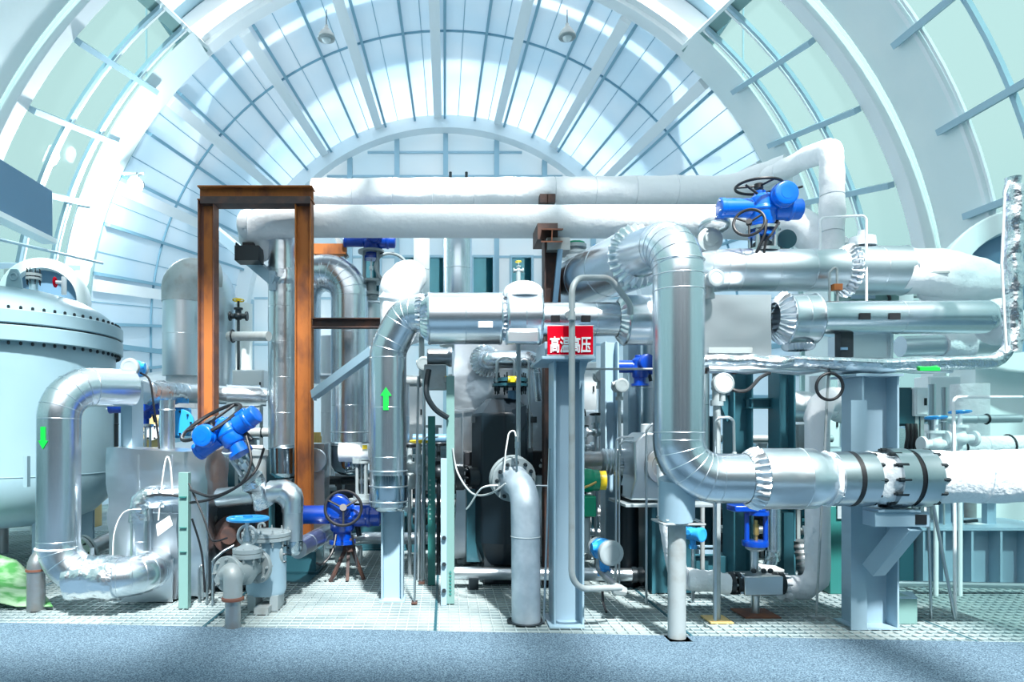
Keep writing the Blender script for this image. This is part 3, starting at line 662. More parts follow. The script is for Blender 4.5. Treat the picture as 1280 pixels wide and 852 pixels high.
t = thing('rust_beam', 'rusty short beam resting on the inverted U pipe', 'beam', P(410,318,9.2)); part('beam', B().bb(P(392,317,9.15), P(434,308,9.3)), 'rust', t); part('strut', B().bar(P(421,297,9.25), P(434,322,9.25), .06, .06), 'zinc', t)
t = actuator('small blue actuator just under the white pipe left of middle', P(464,303,9.15), (0,0,0), 1.02,'dblue')
t = thing('valve_yoke', 'grey valve yoke hanging below the small blue actuator', 'valve', P(464,372,9.15)); yoke(t, P(464,352,9.15), .13, .40, 'grey'); part('bonnet', B().lathe(P(464,374,9.15), (0,0,1), [(0,.09),(.05,.09),(.05,.14),(.09,.14),(.09,.07),(.22,.07)]), 'grey', t); part('round_guard', B().torus(P(490,335,9.1), (.3,-1,.3), .22, .02), 'grey', t)
t = thing('diagonal_brace', 'pale blue brace slanting up behind the up arrow pipe', 'brace', P(390,495,7.3)); part('brace', B().bar(P(393,493,8.05), P(468,438,7.2), .1, .1), 'paint', t, bevel=.005); part('end_plate', B().bb(P(391,500,8.0), P(396,488,8.15)), 'paint', t)
# ------------------------------------------------------------------ LEFT FRONT: valves
t = thing('gate_valve', 'grey gate valve with sky blue handwheel at the front left', 'valve', G(305, 6.0)); d = 6.0
vc = P(304, 712, d); ax = V((-.42,-1,0)).normalized()
part('body', B().lathe(vc-ax*.20, ax, [(0,.075),(.06,.08),(.14,.11),(.20,.12),(.26,.11),(.36,.08),(.40,.075)], 28).lathe(P(306,712,d), (0,0,1), [(-.12,.06),(-.06,.10),(.02,.105),(.09,.09),(.13,.10)], 24), 'grey', t)
for k in (-.19, .19): flange(t, vc+ax*k, ax, .155, .04, 'grey', 8, .014, bm='grey')
bn = part('bonnet_flange', B().lathe(P(309,697,d), (0,0,1), [(0,.09),(.006,.125),(.04,.125),(.046,.115),(.05,.125),(.085,.125),(.09,.10),(.11,.06),(.13,.04),(.17,.035)]), 'lgrey', t)
bolts(bn, P(309,694,d), (0,0,1), .108, 8, .011, .10, 'grey')
part('yoke_ring', B().torus(P(309,669,d), (.15,1,0), .085, .014, 32, 8), 'lgrey', t)
part('stem', B().cyl(P(309,690,d), P(309,648,d), .018, n=12).lathe(P(309,676,d),(0,0,1),[(0,.04),(.05,.04),(.05,.028),(.09,.028)],8), 'stain', t)
part('handwheel', wheel(P(310,648,d), (0,0.02,1), .165, .020, 4, .25), 'sky', t, 'sky blue handwheel')
t = thing('outlet_elbow', 'rust stained steel elbow dropping from the gate valve into the floor', 'pipe', G(291, 5.74)); r = S(9.5, 5.74)
part('pipe', B().sweep(stations([G(291,5.74), P(291,748,5.74)], r, .1), 26), 'steel', t)
part('elbow', B().sweep([(p, r*1.22) for p, _ in bend([P(291,746,5.74), P(291.5,712,5.72), vc+ax*.2], .14, 10)], 26), 'zinc', t)
part('weld_collar', B().lathe(P(291,748,5.74), (0,0,1), [(-.015,r*1.1),(-.010,r*1.45),(.010,r*1.45),(.018,r*1.25)], 26), 'rustb', t)
t = thing('strainer', 'pale grey cylindrical strainer with bolted lid behind the gate valve', 'strainer', G(334, 6.45)); d = 6.45; c = G(333, d); q = lambda y: HC+(VY-y)*d/F
part('body', B().lathe(c, (0,0,1), [(.12,.05),(.13,.17),(.17,.185),(q(676),.185),(q(673),.2)], 40), 'paint', t)
for k, y in enumerate((674, 669)): o = part('lid_flange', B().lathe(V((c.x,c.y,q(y))), (0,0,1), [(0,.215),(.004,.228),(.034,.228),(.038,.215)], 40), 'lgrey', t)
bolts(o, V((c.x,c.y,q(670))), (0,0,1), .205, 12, .014, .11, 'zinc')
part('lid', B().lathe(V((c.x,c.y,q(664.5))), (0,0,1), [(0,.17),(.02,.14),(.03,.02)], 32), 'lgrey', t)
part('lifting_hook', tube([P(323,664,d), P(323,655,d), P(330,653,d), P(331,658,d)], .012, .03), 'grey', t)
for px in (320, 347): part('foot', B().bb(V((P(px-5,0,d).x,d-.15,0)), V((P(px+5,0,d).x,d+.1,.14))), 'lgrey', t)
part('skid_shoe', B().bb(V((P(318,0,6.2).x,6.18,0)), V((P(336,0,6.2).x,6.42,.06))), 'zinc', t)
flange(t, P(352,690,d+.02), (1,.2,0), .13, .035, 'grey', 8, .012)
# diagonal blue actuator with big black handwheel
d = 6.4; t = actuator('tilted bright blue actuator with large black handwheel above the clad box', P(287,541,d), (0,math.radians(-32),math.radians(-12)), 1.05, 'blue', ((P(264,527,6.55), (-.42,-.40,.84), .31, 1),), (-.16,.07), neck=True)
t = thing('valve_yoke', 'tilted steel yoke under the bright blue tilted actuator', 'valve', P(302,588,6.5)); a = P(292,558,6.42); e = P(313,596,6.6); dv = (e-a)
for sx in (-1, 1): part('yoke_post', B().bar(a+V((sx*.075,0,sx*.05)), e+V((sx*.05,0,sx*.03)), .035, .03), 'stain', t, bevel=.005)
part('yoke_collar', B().lathe(a, dv, [(0,.12),(.03,.12)], 28).lathe(e, dv, [(-.04,.10),(0,.10)], 28), 'lgrey', t)
part('stem', B().cyl(a, e, .018).lathe(a+dv*.5, dv, [(0,.045),(.06,.045)], 6), 'stain', t)
part('bonnet', B().sweep([(e+dv*k, .10+.02*math.sin(k*9)) for k in (0,.2,.4,.6,.9)], 20, .03, 10), 'foil', t, 'foil wrapped bonnet')
t = thing('clad_pipe', 'silver elbowed pipe running right then down before the rusty post', 'pipe', G(366, 6.7)); r = S(12.5, 6.7)
part('pipe', clad([P(274,622,6.9), P(366,612,6.7), P(366,676,6.7), ], r, .20, 4, .4, 30), 'silver2', t)
part('crushed_elbow', B().sweep([(p, r*1.08) for p, _ in bend([P(338,614,6.74), P(366,612,6.7), P(366,640,6.7)], .18, 8)], 24, .02, 9), 'dent', t, 'dented elbow jacket')
part('bottom_cap', B().lathe(P(366,694,6.7), (0,0,1), [(0,.02),(.01,.06),(.05,.092),(.15,r+.004)], 28), 'mirror', t)
t = thing('clad_pipe', 'low silver pipe slanting away behind the elbowed silver pipe', 'pipe', P(395,672,7.4)); part('pipe', clad([P(372,686,7.0), P(418,660,8.2)], .10, .1, 4, .4), 'silver2', t)
t = thing('concrete_plinth', 'dark teal plinth block behind the strainer', 'plinth', G(370, 8.2)); part('block', B().bb(V((P(342,0,8).x,7.95,0)), V((P(396,0,8).x,8.45,P(0,688,8).z))), 'teal', t, bevel=.01); part('base_rim', B().bb(V((P(342,0,8).x-.03,7.92,0)), V((P(396,0,8).x+.03,8.48,.03))), 'dteal', t)
# cables of the left group
cable('black cable looping from the tilted actuator down its right side', [P(308,545,6.3), P(314,575,6.2), P(305,600,6.15), P(285,614,6.15), P(262,620,6.2), P(238,612,6.3)], .013)
cable('black cable bowing from the green post towards the gate valve', [P(236,604,6.35), P(252,640,6.25), P(262,668,6.2), P(268,676,6.2), P(284,672,6.3)], .009)
cable('black cable running along the top of the clad box front', [P(170,624,6.5), P(195,618,6.45), P(224,620,6.4)], .010)
cable('thick black cable pair entering the green post from the right', [P(238,628,6.4), P(262,624,6.3), P(290,612,6.3), P(318,590,6.5), P(330,560,6.6)], .013)
cable('black cable hanging inside the shadow right of the green post', [P(240,648,6.45), P(252,690,6.5), P(256,740,6.5)], .010)
cable('long pale cable arching over the clad box front', [P(198,650,6.55), P(203,600,6.5), P(208,572,6.5), P(213,580,6.5), P(216,620,6.5)], .008, 'rope')
cable('thin white lead looping in front of the clad box left edge', [P(176,636,6.4), P(155,640,6.5), P(143,665,6.5), P(141,705,6.5)], .006, 'rope')
rod('steel conduit gooseneck standing right of the green post', [G(266,6.5), P(266,700,6.5), P(280,688,6.55), P(292,682,6.6)], .014, 'stain')
rod('tall steel conduit pair member nearest the clad box', [G(259,6.55), P(259,625,6.55)], .013, 'stain')
rod('short steel conduit bent over beside the green post', [G(249,6.6), P(249,710,6.6), P(253,704,6.6), P(253,748,6.7)], .012, 'stain', .02)
t = thing('dark_casing', 'dark shadowed pump casing behind the steel conduits', 'pump', G(285, 7.1)); part('case', B().bb(V((P(258,0,7.0).x,7.0,.05)), V((P(318,0,7.0).x,7.6,P(0,628,7).z))), 'dark', t, bevel=.03); part('cover', B().lathe(P(290,668,6.98), (0,-1,0), [(0,.2),(.04,.19),(.06,.1),(.12,.08)], 28), 'dbrown', t); part('lug', B().ball(P(262,648,6.98), .08), 'steel', t)
t = thing('damper', 'silver capped cylinder standing right of the tilted blue actuator', 'cylinder', P(320,600,7.4)); part('barrel', B().lathe(P(321,625,7.3), (0,0,1), [(0,.10),(.46,.10),(.48,.12),(.54,.12),(.56,.05)], 24), 'zinc', t); part('cap_clip', B().bb(P(312,560,7.2), P(330,556,7.25)), 'white', t)
# ------------------------------------------------------------------ lower blue actuator between the pipes
d = 7.7; actuator('deep blue floor level actuator with black handwheel left of middle', P(428,646,d), (0,0,0), 1.35, 'dblue', (((.04,-.22,.10), (.1,-1,.45), .145),), (-.02,.10))
t = thing('floor_valve', 'rusty valve stem and feet under the deep blue floor level actuator', 'valve', G(436, d)); part('stem', B().cyl(P(436,672,d), P(436,688,d), .05, .07), 'dbrown', t)
for sx in (-.12, .0, .12): part('leg', B().bar(P(436,686,d)+V((sx*.3,0,0)), V((P(436,0,d).x+sx*1.5, d-.12+sx*.5, .0)), .035, .03), 'dbrown', t)
part('body', B().cyl(P(420,692,d+.15), P(452,692,d+.15), .1), 'grey', t)
cable('black cable looping on the grating under the deep blue floor actuator', [P(420,668,7.6), P(415,690,7.5), P(404,704,7.4), P(396,704,7.5)], .014)
cable('short black cable dropping right of the deep blue floor actuator', [P(440,668,7.6), P(444,690,7.6), P(446,708,7.5)], .012)
t = thing('clad_pipe', 'long low silver pipe crossing behind the blue floor actuator', 'pipe', P(520,674,8.6)); part('pipe', clad([P(400,680,8.8), P(452,672,8.6), P(676,674,8.6)], .075, .2, 4, .8, 20), 'silver2', t); part('collar', B().lathe(P(560,673.5,8.6), (1,0,0), [(0,.09),(.06,.09)]), 'zinc', t)
d = 8.0; t = thing('diaphragm_valve', 'pale grey valve positioner left of the up arrow pipe', 'valve', P(455,625,d))
part('positioner', B().lathe(P(423,565,d), (1,0,0), [(0,.06),(.01,.11),(.2,.115),(.21,.12),(.26,.12),(.28,.10),(.36,.10)], 28), 'white', t)
part('label_plate', B().bb(P(453,561,d-.115), P(459,556,d-.10)), 'yellow', t, 'small yellow plate')
part('clamp', B().bb(P(440,580,d-.1), P(452,566,d+.1)), 'grey', t, bevel=.01)
yoke(t, P(452,622,d), .07, .42, 'grey', 4, .018)
part('body_flange', B().lathe(P(452,627,d), (0,0,1), [(0,.15),(.04,.15),(.04,.10),(.09,.10)], 28), 'grey', t)
t = thing('copper_fitting', 'small brass fitting on the box left of the pale grey positioner', 'fitting', P(396,560,8.5)); part('fitting', B().lathe(P(396,553,8.5), (0,0,1), [(0,.06),(.08,.06),(.08,.05),(.13,.05)], 8), 'brass', t); part('box', sheet(V((P(388,0,8.6).x,8.6,0.03)), P(412,554,9.0), .01, 5), 'silver2', t)
part('end_disc', B().lathe(P(394,575,8.55), (0,-1,0), [(0,.15),(.03,.14),(.04,.03)], 24), 'silver2', t)
# ------------------------------------------------------------------ CENTRE: arrow pipe, drums
d = 6.55; r = S(23, d); t = thing('clad_pipe', 'silver upright pipe with green up arrow ending in rounded bottom', 'pipe', P(485,640,d))
part('pipe', clad([P(485,632,d), P(485,436,d), P(508,393,d-.05), P(532,391,6.42)], r, [.34,.2], 4, .55, 36), 'silver', t)
part('bottom_cap', B().lathe(P(486,640,d), (0,0,1), [(0,.02),(.008,.10),(.03,.145),(.07,r-.008),(.14,r+.004),(.36,r+.006)], 36), 'mirror', t)
for y in (588, 607, 626): part('strap', B().torus(P(485.5,y,d), (0,.0,1), r+.006, .007, 40), 'silver2', t)
arrow(t, P(482.5,0,d-.17).x, P(485,0,d), r+.006, P(0,498,d-.17).z, S(28,d), True)
part('elbow_bellows', cuff(P(531,391,6.42), V((-1,.0,0)), r*1.0, r*.85, .09, 22), 'dent', t)
t = thing('wrapped_elbow', 'bulging white cloth wrapped elbow above the up arrow pipe', 'pipe', P(500,410,6.85))
part('wrap', B().sweep([(p, S(24,6.85)) for p, _ in bend([P(498,425,6.75), P(500,362,6.85), P(512,345,7.5)], .25, 12)], 30, .03, 5), 'cloth', t)
part('hood', B().ball(P(500,360,6.82), S(25,6.82), (1.0,1.0,1.05), 28, 18), 'cloth', t)
part('belt', B().torus(P(500,374,6.82), (.1,-.15,1), S(25,6.82), .014, 40), 'clothr', t)
hcolumn('support_column', 'pale blue H column directly under the up arrow pipe', 491, 6.75, .22, S(27,6.75), P(0,640,6.65).z, 'paint', plate=1)
d = 6.35; t = thing('clad_drum', 'large silver drum in the horizontal run left of the red sign', 'pipe jacket', P(583,430,d))
def drum(nm, px0, px1, rpx, py, d, par, m='silver', lip=.008):
    a = P(px0,py,d); c = P(px1,py,d); L = (c-a).length; r = S(rpx,d)
    return part(nm, B().lathe(a, c-a, [(0,r*.6),(0,r),(.012,r+lip),(.03,r),(L*.5,r),(L*.5+.006,r+.003),(L*.5+.012,r),(L-.03,r),(L-.012,r+lip),(L,r),(L,r*.6)], 48), m, par)
drum('jacket', 535, 627, 32, 398, d, t); part('data_plate', B().prism([P(598,409,d-S(32,d)*.995-.004),P(616,409,d-S(32,d)*.995-.004),P(616,402,d-S(32,d)-.004),P(598,402,d-S(32,d)-.004)], (0,.02,0)), 'sticker', t, 'white data plate')
part('end_pleats', cuff(P(536,398,d), V((-1,0,0)), S(28,d), S(18,d), .08, 30), 'foil', t)
part('joint_pleats', cuff(P(626,398,d), V((1,0,0)), S(24,d), S(24,d), .05, 30, .03), 'foil', t)
t = thing('clad_drum', 'shorter silver drum with dome cap in the horizontal run', 'pipe jacket', P(655,430,d))
drum('jacket', 632, 676, 32, 398, d, t)
part('dome_cap', B().lathe(P(654,372,d), (0,0,1), [(0,S(25,d)),(.06,S(25,d)),(.10,S(22,d)),(.135,S(15,d)),(.155,S(5,d)),(.157,.004)], 40), 'lens', t)
part('lower_saddle', B().bb(P(632,430,d-.17), P(675,412,d-.23)), 'silver2', t, bevel=.02)
t = thing('clad_pipe', 'silver horizontal pipe just above the red sign', 'pipe', P(728,420,d))
part('pipe', clad([P(674,399,d), P(778,399,d)], S(21,d), .1, 4, .32, 36), 'silver', t)
for px in (694, 732):
    part('latch', B().bb(P(px-5,402,d-S(21,d)-.012), P(px+5,395,d-S(21,d)+.03)), 'black', t); part('latch_loop', tube([P(px-3,396,d-.16), P(px-3,388,d-.12), P(px+4,388,d-.12), P(px+4,393,d-.14)], .006, .01, 3, 6), 'dark', t)
part('knob', B().lathe(P(709,395,d-S(21,d)), (0,-1,0), [(0,.012),(.05,.012),(.05,.035),(.08,.035)], 14), 'lgrey', t)
part('pleats', cuff(P(771,399,d), V((1,0,0)), S(22,d), S(30,d), .07, 24, .025), 'dent', t)
t = thing('clad_drum', 'silver drum between the pleated collar and the tall riser', 'pipe jacket', P(800,430,d)); drum('jacket', 779, 832, 31, 400, d, t); part('lower_pleats', cuff(P(832,400,d), V((1,0,0)), S(31,d), S(22,d), .08, 26), 'dent', t)
# ------------------------------------------------------------------ sign column
d = 5.95; zt = P(0,449,5.7).z
t = hcolumn('sign_column', 'broad pale H column carrying the red sign', 707.5, d, .30, S(38,5.8), zt, 'paint', plate=0)
part('top_plate', B().bb(V((P(676,0,5.75).x,5.68,zt)), V((P(742,0,5.75).x,6.45,zt+.025))), 'paint', t, bevel=.004)
part('saddle_block', B().bb(V((P(680,0,5.9).x,5.86,zt+.02)), V((P(740,0,5.9).x,6.4,zt+.17))), 'paint', t, bevel=.004)
part('gusset', B().prism([V((P(726,0,5.75).x,5.80,zt)), V((P(737,0,5.75).x,5.80,zt)), V((P(726,0,5.75).x,5.80,zt-.25))], (0,.02,0)), 'paint', t)
part('base_plate', B().bb(V((P(686,0,5.8).x,5.74,0)), V((P(729,0,5.8).x,6.16,.014))), 'paint', t)
s0 = P(684.5,443,5.72); s1 = P(741.5,407,5.72)
t = thing('warning_sign', 'red warning sign with white Chinese characters on the broad column', 'sign', V(((s0.x+s1.x)/2,5.72,s0.z)))
part('board', B().bb(s0, s1+V((0,.02,0))), 'red', t, bevel=.004)
b = B().bb(s0+V((-.006,.004,-.006)), V((s1.x+.006,s0.y+.016,s0.z+.0))).bb(V((s0.x-.006,s0.y+.004,s1.z)), s1+V((.006,.016,.006)))
part('rim', b, 'arch', t)
def text(s_, parent, c, h, m, w=None):
    cu = bpy.data.curves.new('t', 'FONT'); cu.body = s_; cu.align_x = 'CENTER'; cu.align_y = 'CENTER'; cu.size = 1; cu.extrude = .004; cu.offset = .022
    o = bpy.data.objects.new('t', cu); C.objects.link(o); dg = bpy.context.evaluated_depsgraph_get(); me = bpy.data.meshes.new_from_object(o.evaluated_get(dg))
    bpy.data.objects.remove(o)
    xs = [v.co.x for v in me.vertices]; ys = [v.co.y for v in me.vertices]; cx, cy = (min(xs)+max(xs))/2, (min(ys)+max(ys))/2; k = h/(max(ys)-min(ys)); kx = w/(max(xs)-min(xs)) if w else k
    b = B().add([V(c)+V(((v.co.x-cx)*kx, -v.co.z, (v.co.y-cy)*k)) for v in me.vertices], [list(p.vertices) for p in me.polygons])
    return part('lettering', b, m, parent, 'white sign characters', smooth=0)
text('\u9ad8\u6e29\u9ad8\u538b', t, P(713,430.5,5.713), S(21,5.71), 'arch', S(51,5.71))
t = thing('bent_conduit', 'thin grey conduit standing in front of the red sign and bending at the floor', 'conduit', P(715,735,5.52))
part('tube', tube([P(788,392,6.05), P(788,380,6.0), P(762,347,5.9), P(715,347,5.6), P(714.5,736,5.55), P(776,734,5.75)], S(4,5.55), .16, 7, 14), 'zinc', t)
part('union', B().lathe(P(714.7,400,5.56), (0,0,1), [(0,S(5,5.55)),(.03,S(5,5.55))], 14), 'lgrey', t)
rod('slim steel rod standing left of the broad sign column', [G(697,5.9)+V((-.12,0,0)), P(690,560,5.9)+V((-.02,0,0))], .010, 'stain')
# ------------------------------------------------------------------ floor elbow pipe with flange
d = 5.95; r = S(18, d); t = thing('floor_elbow', 'fat pale galvanised pipe bending down into the grating near the middle', 'pipe', G(657, d))
part('pipe', B().sweep(stations([G(657.5,d), P(657,668,d)], r, .2), 36), 'galv', t)
fc = P(641,598,6.25); fa = V((.30,-1,-.30)).normalized()
part('elbow', B().sweep([(p, r*(1.0)) for p, _ in bend([P(657,672,d), P(656,612,d), fc], .22, 10)], 36), 'galv', t)
part('weld_seam', B().torus(P(657,670,d), (0,0,1), r+.001, .005, 40), 'lgrey', t)
f1 = flange(t, fc+fa*.02, fa, S(29,6.2), .04, 'grey', 12, .018); flange(t, fc-fa*.04, fa, S(29,6.2), .045, 'grey', 0)
part('neck', B().lathe(fc+fa*.03, fa, [(0,r*1.12),(.06,r*1.03)], 32), 'galv', t)
part('hole_rim', B().lathe(V((P(657,0,d).x,d,.002)), (0,0,1), [(0,r*1.3),(.006,r*1.3)], 32), 'dark', t)
t = thing('sensor_probe', 'slim sensor probe with cable standing over the floor elbow flange', 'sensor', P(646,588,6.1)); part('probe', B().cyl(P(646,590,6.05), P(645,545,6.05), .010, n=8).cyl(P(646,560,6.05), P(646,552,6.05), .018, n=8), 'stain', t); part('lead', tube([P(645,546,6.05), P(643,537,6.05), P(636,540,6.05), P(632,565,6.05), P(630,590,6.1)], .007, .05), 'rope', t)
rod('thin steel tube reaching right from the floor elbow flange', [P(668,607,6.1), P(690,607,6.05)], .009, 'stain'); cable('grey cable draped left from the floor elbow flange to the drilled post', [P(632,604,6.0), P(612,617,6.1), P(590,616,6.3), P(572,590,6.5), P(566,560,6.55)], .009, 'zinc')
cable('black tipped lead hanging left of the floor elbow flange', [P(622,606,6.0), P(602,610,6.1), P(588,630,6.3), P(583,636,6.4)], .008, 'rope')
# ------------------------------------------------------------------ drilled post and neighbours
t = thing('drilled_post', 'pale green drilled channel post standing in the middle left', 'post', G(560, 6.6)); d = 6.6
part('channel', B().bb(V((P(558,0,d).x,6.56,0)), V((P(568,0,d).x,6.66,P(0,470,d).z))), 'green', t, bevel=.003)
part('cover_strip', B().bb(V((P(551,0,6.5).x,6.50,0)), V((P(558.5,0,6.5).x,6.62,P(0,573,6.5).z))), 'paint', t, bevel=.003)
for k in range(7): part('slot', B().cyl(P(563,715+k*4.5,6.562), P(563,715+k*4.5,6.552), .012, n=10), 'dgreen', t)
for y in (672, 705, 738): part('bolt', B().cyl(P(555,y,6.5), P(555,y,6.47), .022, n=6), 'dark', t)
t = thing('drilled_post', 'dark green drilled post behind the up arrow pipe base', 'post', G(539, 7.4)); part('channel', B().bb(V((P(535,0,7.4).x,7.36,0)), V((P(544,0,7.4).x,7.5,P(0,520,7.4).z))), 'dgreen', t)
for k in range(9): part('slot', B().cyl(P(537.5,600+k*6,7.365), P(537.5,600+k*6,7.355), .012, n=8), 'green', t)
rod('left hand of two slim steel rods right of the up arrow pipe', [G(518,6.6), P(523,470,6.6)], .012, 'stain')
rod('hooked slim steel rod between the drilled posts', [G(527,7.45), P(529,550,7.45), P(533,546,7.45), P(548,546,7.45)], .011, 'stain', .04)
for px, y, d_, lb in ((518,752,6.6,'small dark foot under the left slim steel rod'), (527,727,7.45,'small dark foot under the hooked slim steel rod')):
    single('rod_foot', lb, 'foot', B().bb(P(px-4,y+3,d_-.05), P(px+4,y-2,d_+.05)), 'dbrown')
cable('thick black flexible hose curving down to the drilled post', [P(536,462,6.55), P(533,490,6.5), P(543,510,6.5), P(560,522,6.52)], .028, 'dark', 'flexible_hose', 'hose')
t = thing('junction_casing', 'brown topped steel casing just right of the up arrow pipe', 'casing', P(545,490,6.9)); part('cylinder', B().lathe(P(534,446,6.9), (1,0,0), [(0,.08),(.02,.085),(.2,.085),(.22,.1),(.25,.1)], 24), 'steel', t); part('box', B().bb(P(530,486,6.75), P(558,458,7.0)), 'zinc', t, bevel=.012); part('bracket', B().bar(P(550,474,6.95), P(563,474,6.63), .05, .05), 'zinc', t); part('yellow_tag', B().bb(P(556,476,6.74), P(559,470,6.76)), 'yellow', t)
# dark polygon vessel
d = 7.6; t = thing('dark_vessel', 'dark navy faceted vessel behind the floor elbow', 'vessel', G(632, d)); z0 = P(0,702,d).z; z1 = P(0,498,d).z; r = S(36, d)
c = G(628, d); part('body', B().lathe(c, (.0,0,1), [(z0,r*.8),(z0+.25,r*1.08),(z1-.18,r*1.08),(z1,r*.55)], 8), 'navy', t, smooth=15, bevel=.02)
part('shoulder', B().prism([P(657,528,d-.3), P(658,506,d-.3), P(640,512,d-.3), P(640,560,d-.3)], (0,.3,0)), 'navy', t)
part('neck', B().cyl(P(640,525,d-.1), P(640,488,d-.1), S(5.5,d)), 'screen', t)
fl_ = part('top_flange', B().lathe(P(638,483,d-.1), (0,0,1), [(0,.20),(.03,.20),(.03,.12),(.05,.12),(.05,.19),(.09,.19)], 32), 'dteal', t); bolts(fl_, P(638,479.5,d-.1), (0,0,1), .165, 10, .014, .16, 'dark')
part('yellow_valve', B().cyl(P(635,474,d-.32), P(646,474,d-.32), .035, n=14).bb(P(638,477,d-.38), P(643,471,d-.34)), 'yellow', t, 'yellow cock on the flange')
for px in (590, 661): part('mount_lug', B().bb(P(px,528,d-.1), P(px+7,521,d+.1)), 'dark', t)
part('side_nozzle', B().cyl(P(585,596,d-.15), P(606,596,d-.1), S(12,d)), 'dark', t); flange(t, P(577,596,d-.15), (1,0,0), S(16,d), .05, 'dark', 8, .018); flange(t, P(572,596,d-.15), (1,0,0), S(16,d), .05, 'dark', 0)
part('side_box', B().bb(P(580,582,d+.1), P(602,563,d+.5)), 'black', t, bevel=.015); part('side_box', B().bb(P(660,594,d), P(688,562,d+.4)), 'black', t, bevel=.015)
for px, y in ((684,584),(676,582),(678,575)): part('stud', B().cyl(P(px,y,d-.01), P(px,y,d-.05), .022, n=10), 'zinc', t)
part('base_frame', B().bb(V((P(583,0,d).x,d-.1,z0+.02)), V((P(602,0,d).x,d+.3,P(0,610,d).z))), 'dteal', t)
part('skirt', B().bb(V((P(604,0,d).x,d-.2,0)), V((P(662,0,d).x,d+.3,z0+.25))), 'dark', t)
rod('arched steel tube left over the dark vessel flange', [P(621,478,7.4), P(621,446,7.4), P(643,446,7.4), P(643,470,7.4)], .014, 'stain', .08); rod('arched steel tube right over the dark vessel flange', [P(650,480,7.35), P(650,449,7.35), P(661,449,7.35), P(662,560,7.35)], .013, 'stain', .08)
t = thing('insulation_block', 'large crumpled silver clad block behind the dark vessel', 'insulation box', G(600, 8.7)); part('shell', sheet(V((P(567,0,8.4).x,8.4,.1)), V((P(690,0,8.4).x,9.2,P(0,428,8.4).z)), .05), 'dent', t, smooth=50); part('panel_seam', B().bb(P(578,600,8.36), P(579,512,8.33)).bb(P(567,512,8.36), P(610,511,8.33)), 'silver2', t)
t = thing('clad_pipe', 'short silver elbow with pleated rosette behind the dark vessel', 'pipe', P(645,470,8.0)); part('pipe', clad([P(606,451,8.3), P(608,449,8.0), P(672,449,7.95), P(678,500,8.0)], S(11,8), .17, 5, .5, 30), 'silver', t); part('rosette', cuff(P(607,451,8.25), V((.25,-1,.1)), S(21,8), S(11,8), .12, 26, .03), 'foil', t)
t = thing('clad_pipe', 'fat steel pipe crossing low behind the floor elbow', 'pipe', P(690,716,7.2)); part('pipe', clad([P(568,716,7.25), P(792,718,7.15)], S(8,7.2), .1, 4, .9, 24), 'silver2', t); part('end_coupling', B().lathe(P(789,718,7.15), (1,0,0), [(0,S(10,7.15)),(.05,S(10,7.15)),(.06,S(8,7.15)),(.09,S(10,7.15)),(.12,S(10,7.15))], 24), 'dark', t)
for px in (592, 700): part('foot', B().bb(V((P(px,0,7.2).x-.05,7.15,0)), V((P(px,0,7.2).x+.05,7.3,P(0,722,7.2).z))), 'dark', t)
# ------------------------------------------------------------------ RIGHT: tall riser and the big front run
d = 5.3; r = S(31, d)
t = thing('riser_pipe', 'tallest silver riser pipe with segmented elbows right of the red sign', 'pipe', P(848,600,d))
part('riser', clad([P(748,331,6.75), P(848,302,d), P(848,597,d), P(945,598,d)], r, [.30,.46], 6, .0, 44), 'silver', t)
for y in (327, 345, 364, 540): part('seam_ring', B().torus(P(848,y,d), (0,0,1), r, .004, 44), 'silver2', t)
dv = (P(748,331,6.75)-P(848,302,d)).normalized(); pc = P(795,320,6.05)
part('upper_pleats', cuff(P(802,318,5.95), dv, r*1.02, r*1.40, .10, 26, .03), 'dent', t)
part('wide_sleeve', clad([P(797,321,6.05), P(712,358,7.75)], r*1.42, .2, 4, .7, 44), 'silver', t)
part('stub_leg', B().cyl(P(846,648,5.42), P(846,598,5.36), S(22,d)), 'paint', t)
t = thing('pipe_support', 'weathered grey pipe leg with clamp plate under the tallest riser', 'support', G(846, 5.45))
part('leg', B().cyl(G(846,5.45), P(846,654,5.45), S(11,5.45), n=28), 'zinc', t); part('clamp_plate', B().bb(P(829,654,5.30), P(864,650,5.62)).bb(P(833,649.5,5.32), P(861,646,5.58)), 'zinc', t, bevel=.004)
for px in (834, 860): part('bolt', B().cyl(P(px,658,5.4), P(px,643,5.4), .010, n=6), 'stain', t)
part('base_plate', B().bb(V((P(832,0,5.45).x,5.34,0)), V((P(860,0,5.45).x,5.56,.012))), 'zinc', t)
t = thing('clad_sleeve', 'silver sleeve with pleated collar on the front run right of the riser', 'pipe jacket', P(985,637,d))
a = P(946,598,d); c = P(1040,598,d); L = c.x-a.x; R = S(38,d)
part('jacket', B().lathe(a, (1,0,0), [(0,R*.9),(.01,R),(L*.55,R),(L*.56,R+.004),(L*.57,R),(L*.74,R*.99),(L*.80,R*.86),(L,R*.86)], 48), 'dent', t, smooth=50)
part('pleats', cuff(P(931,598,d), V((1,0,0)), r*1.02, R*1.0, .10, 26, .022), 'dent', t)
t = thing('flange_pair', 'silver clamped drum with black groove left of the white stuffing', 'flange', P(1063,630,d))
a = P(1038,598,d); k = S(1,d); rr = S(34,d)
part('drum', B().lathe(a, (1,0,0), [(0,rr*.9),(.004,rr),(20*k,rr),(20*k,rr*.9),(25*k,rr*.9),(25*k,rr),(46*k,rr),(46*k,rr*.85)], 48), 'stain', t)
part('groove_band', B().lathe(a+V((19.6*k,0,0)), (1,0,0), [(0,rr*.99),(0,rr*1.012),(5.8*k,rr*1.012),(5.8*k,rr*.99)], 48), 'black', t)
part('white_packing', B().sweep([(a+V((k*(q-8),0,0)), rr*(.98 if q < 7 else .92)) for q in range(0,12,2)], 40, .03, 12), 'clothr', t, 'ragged white packing')
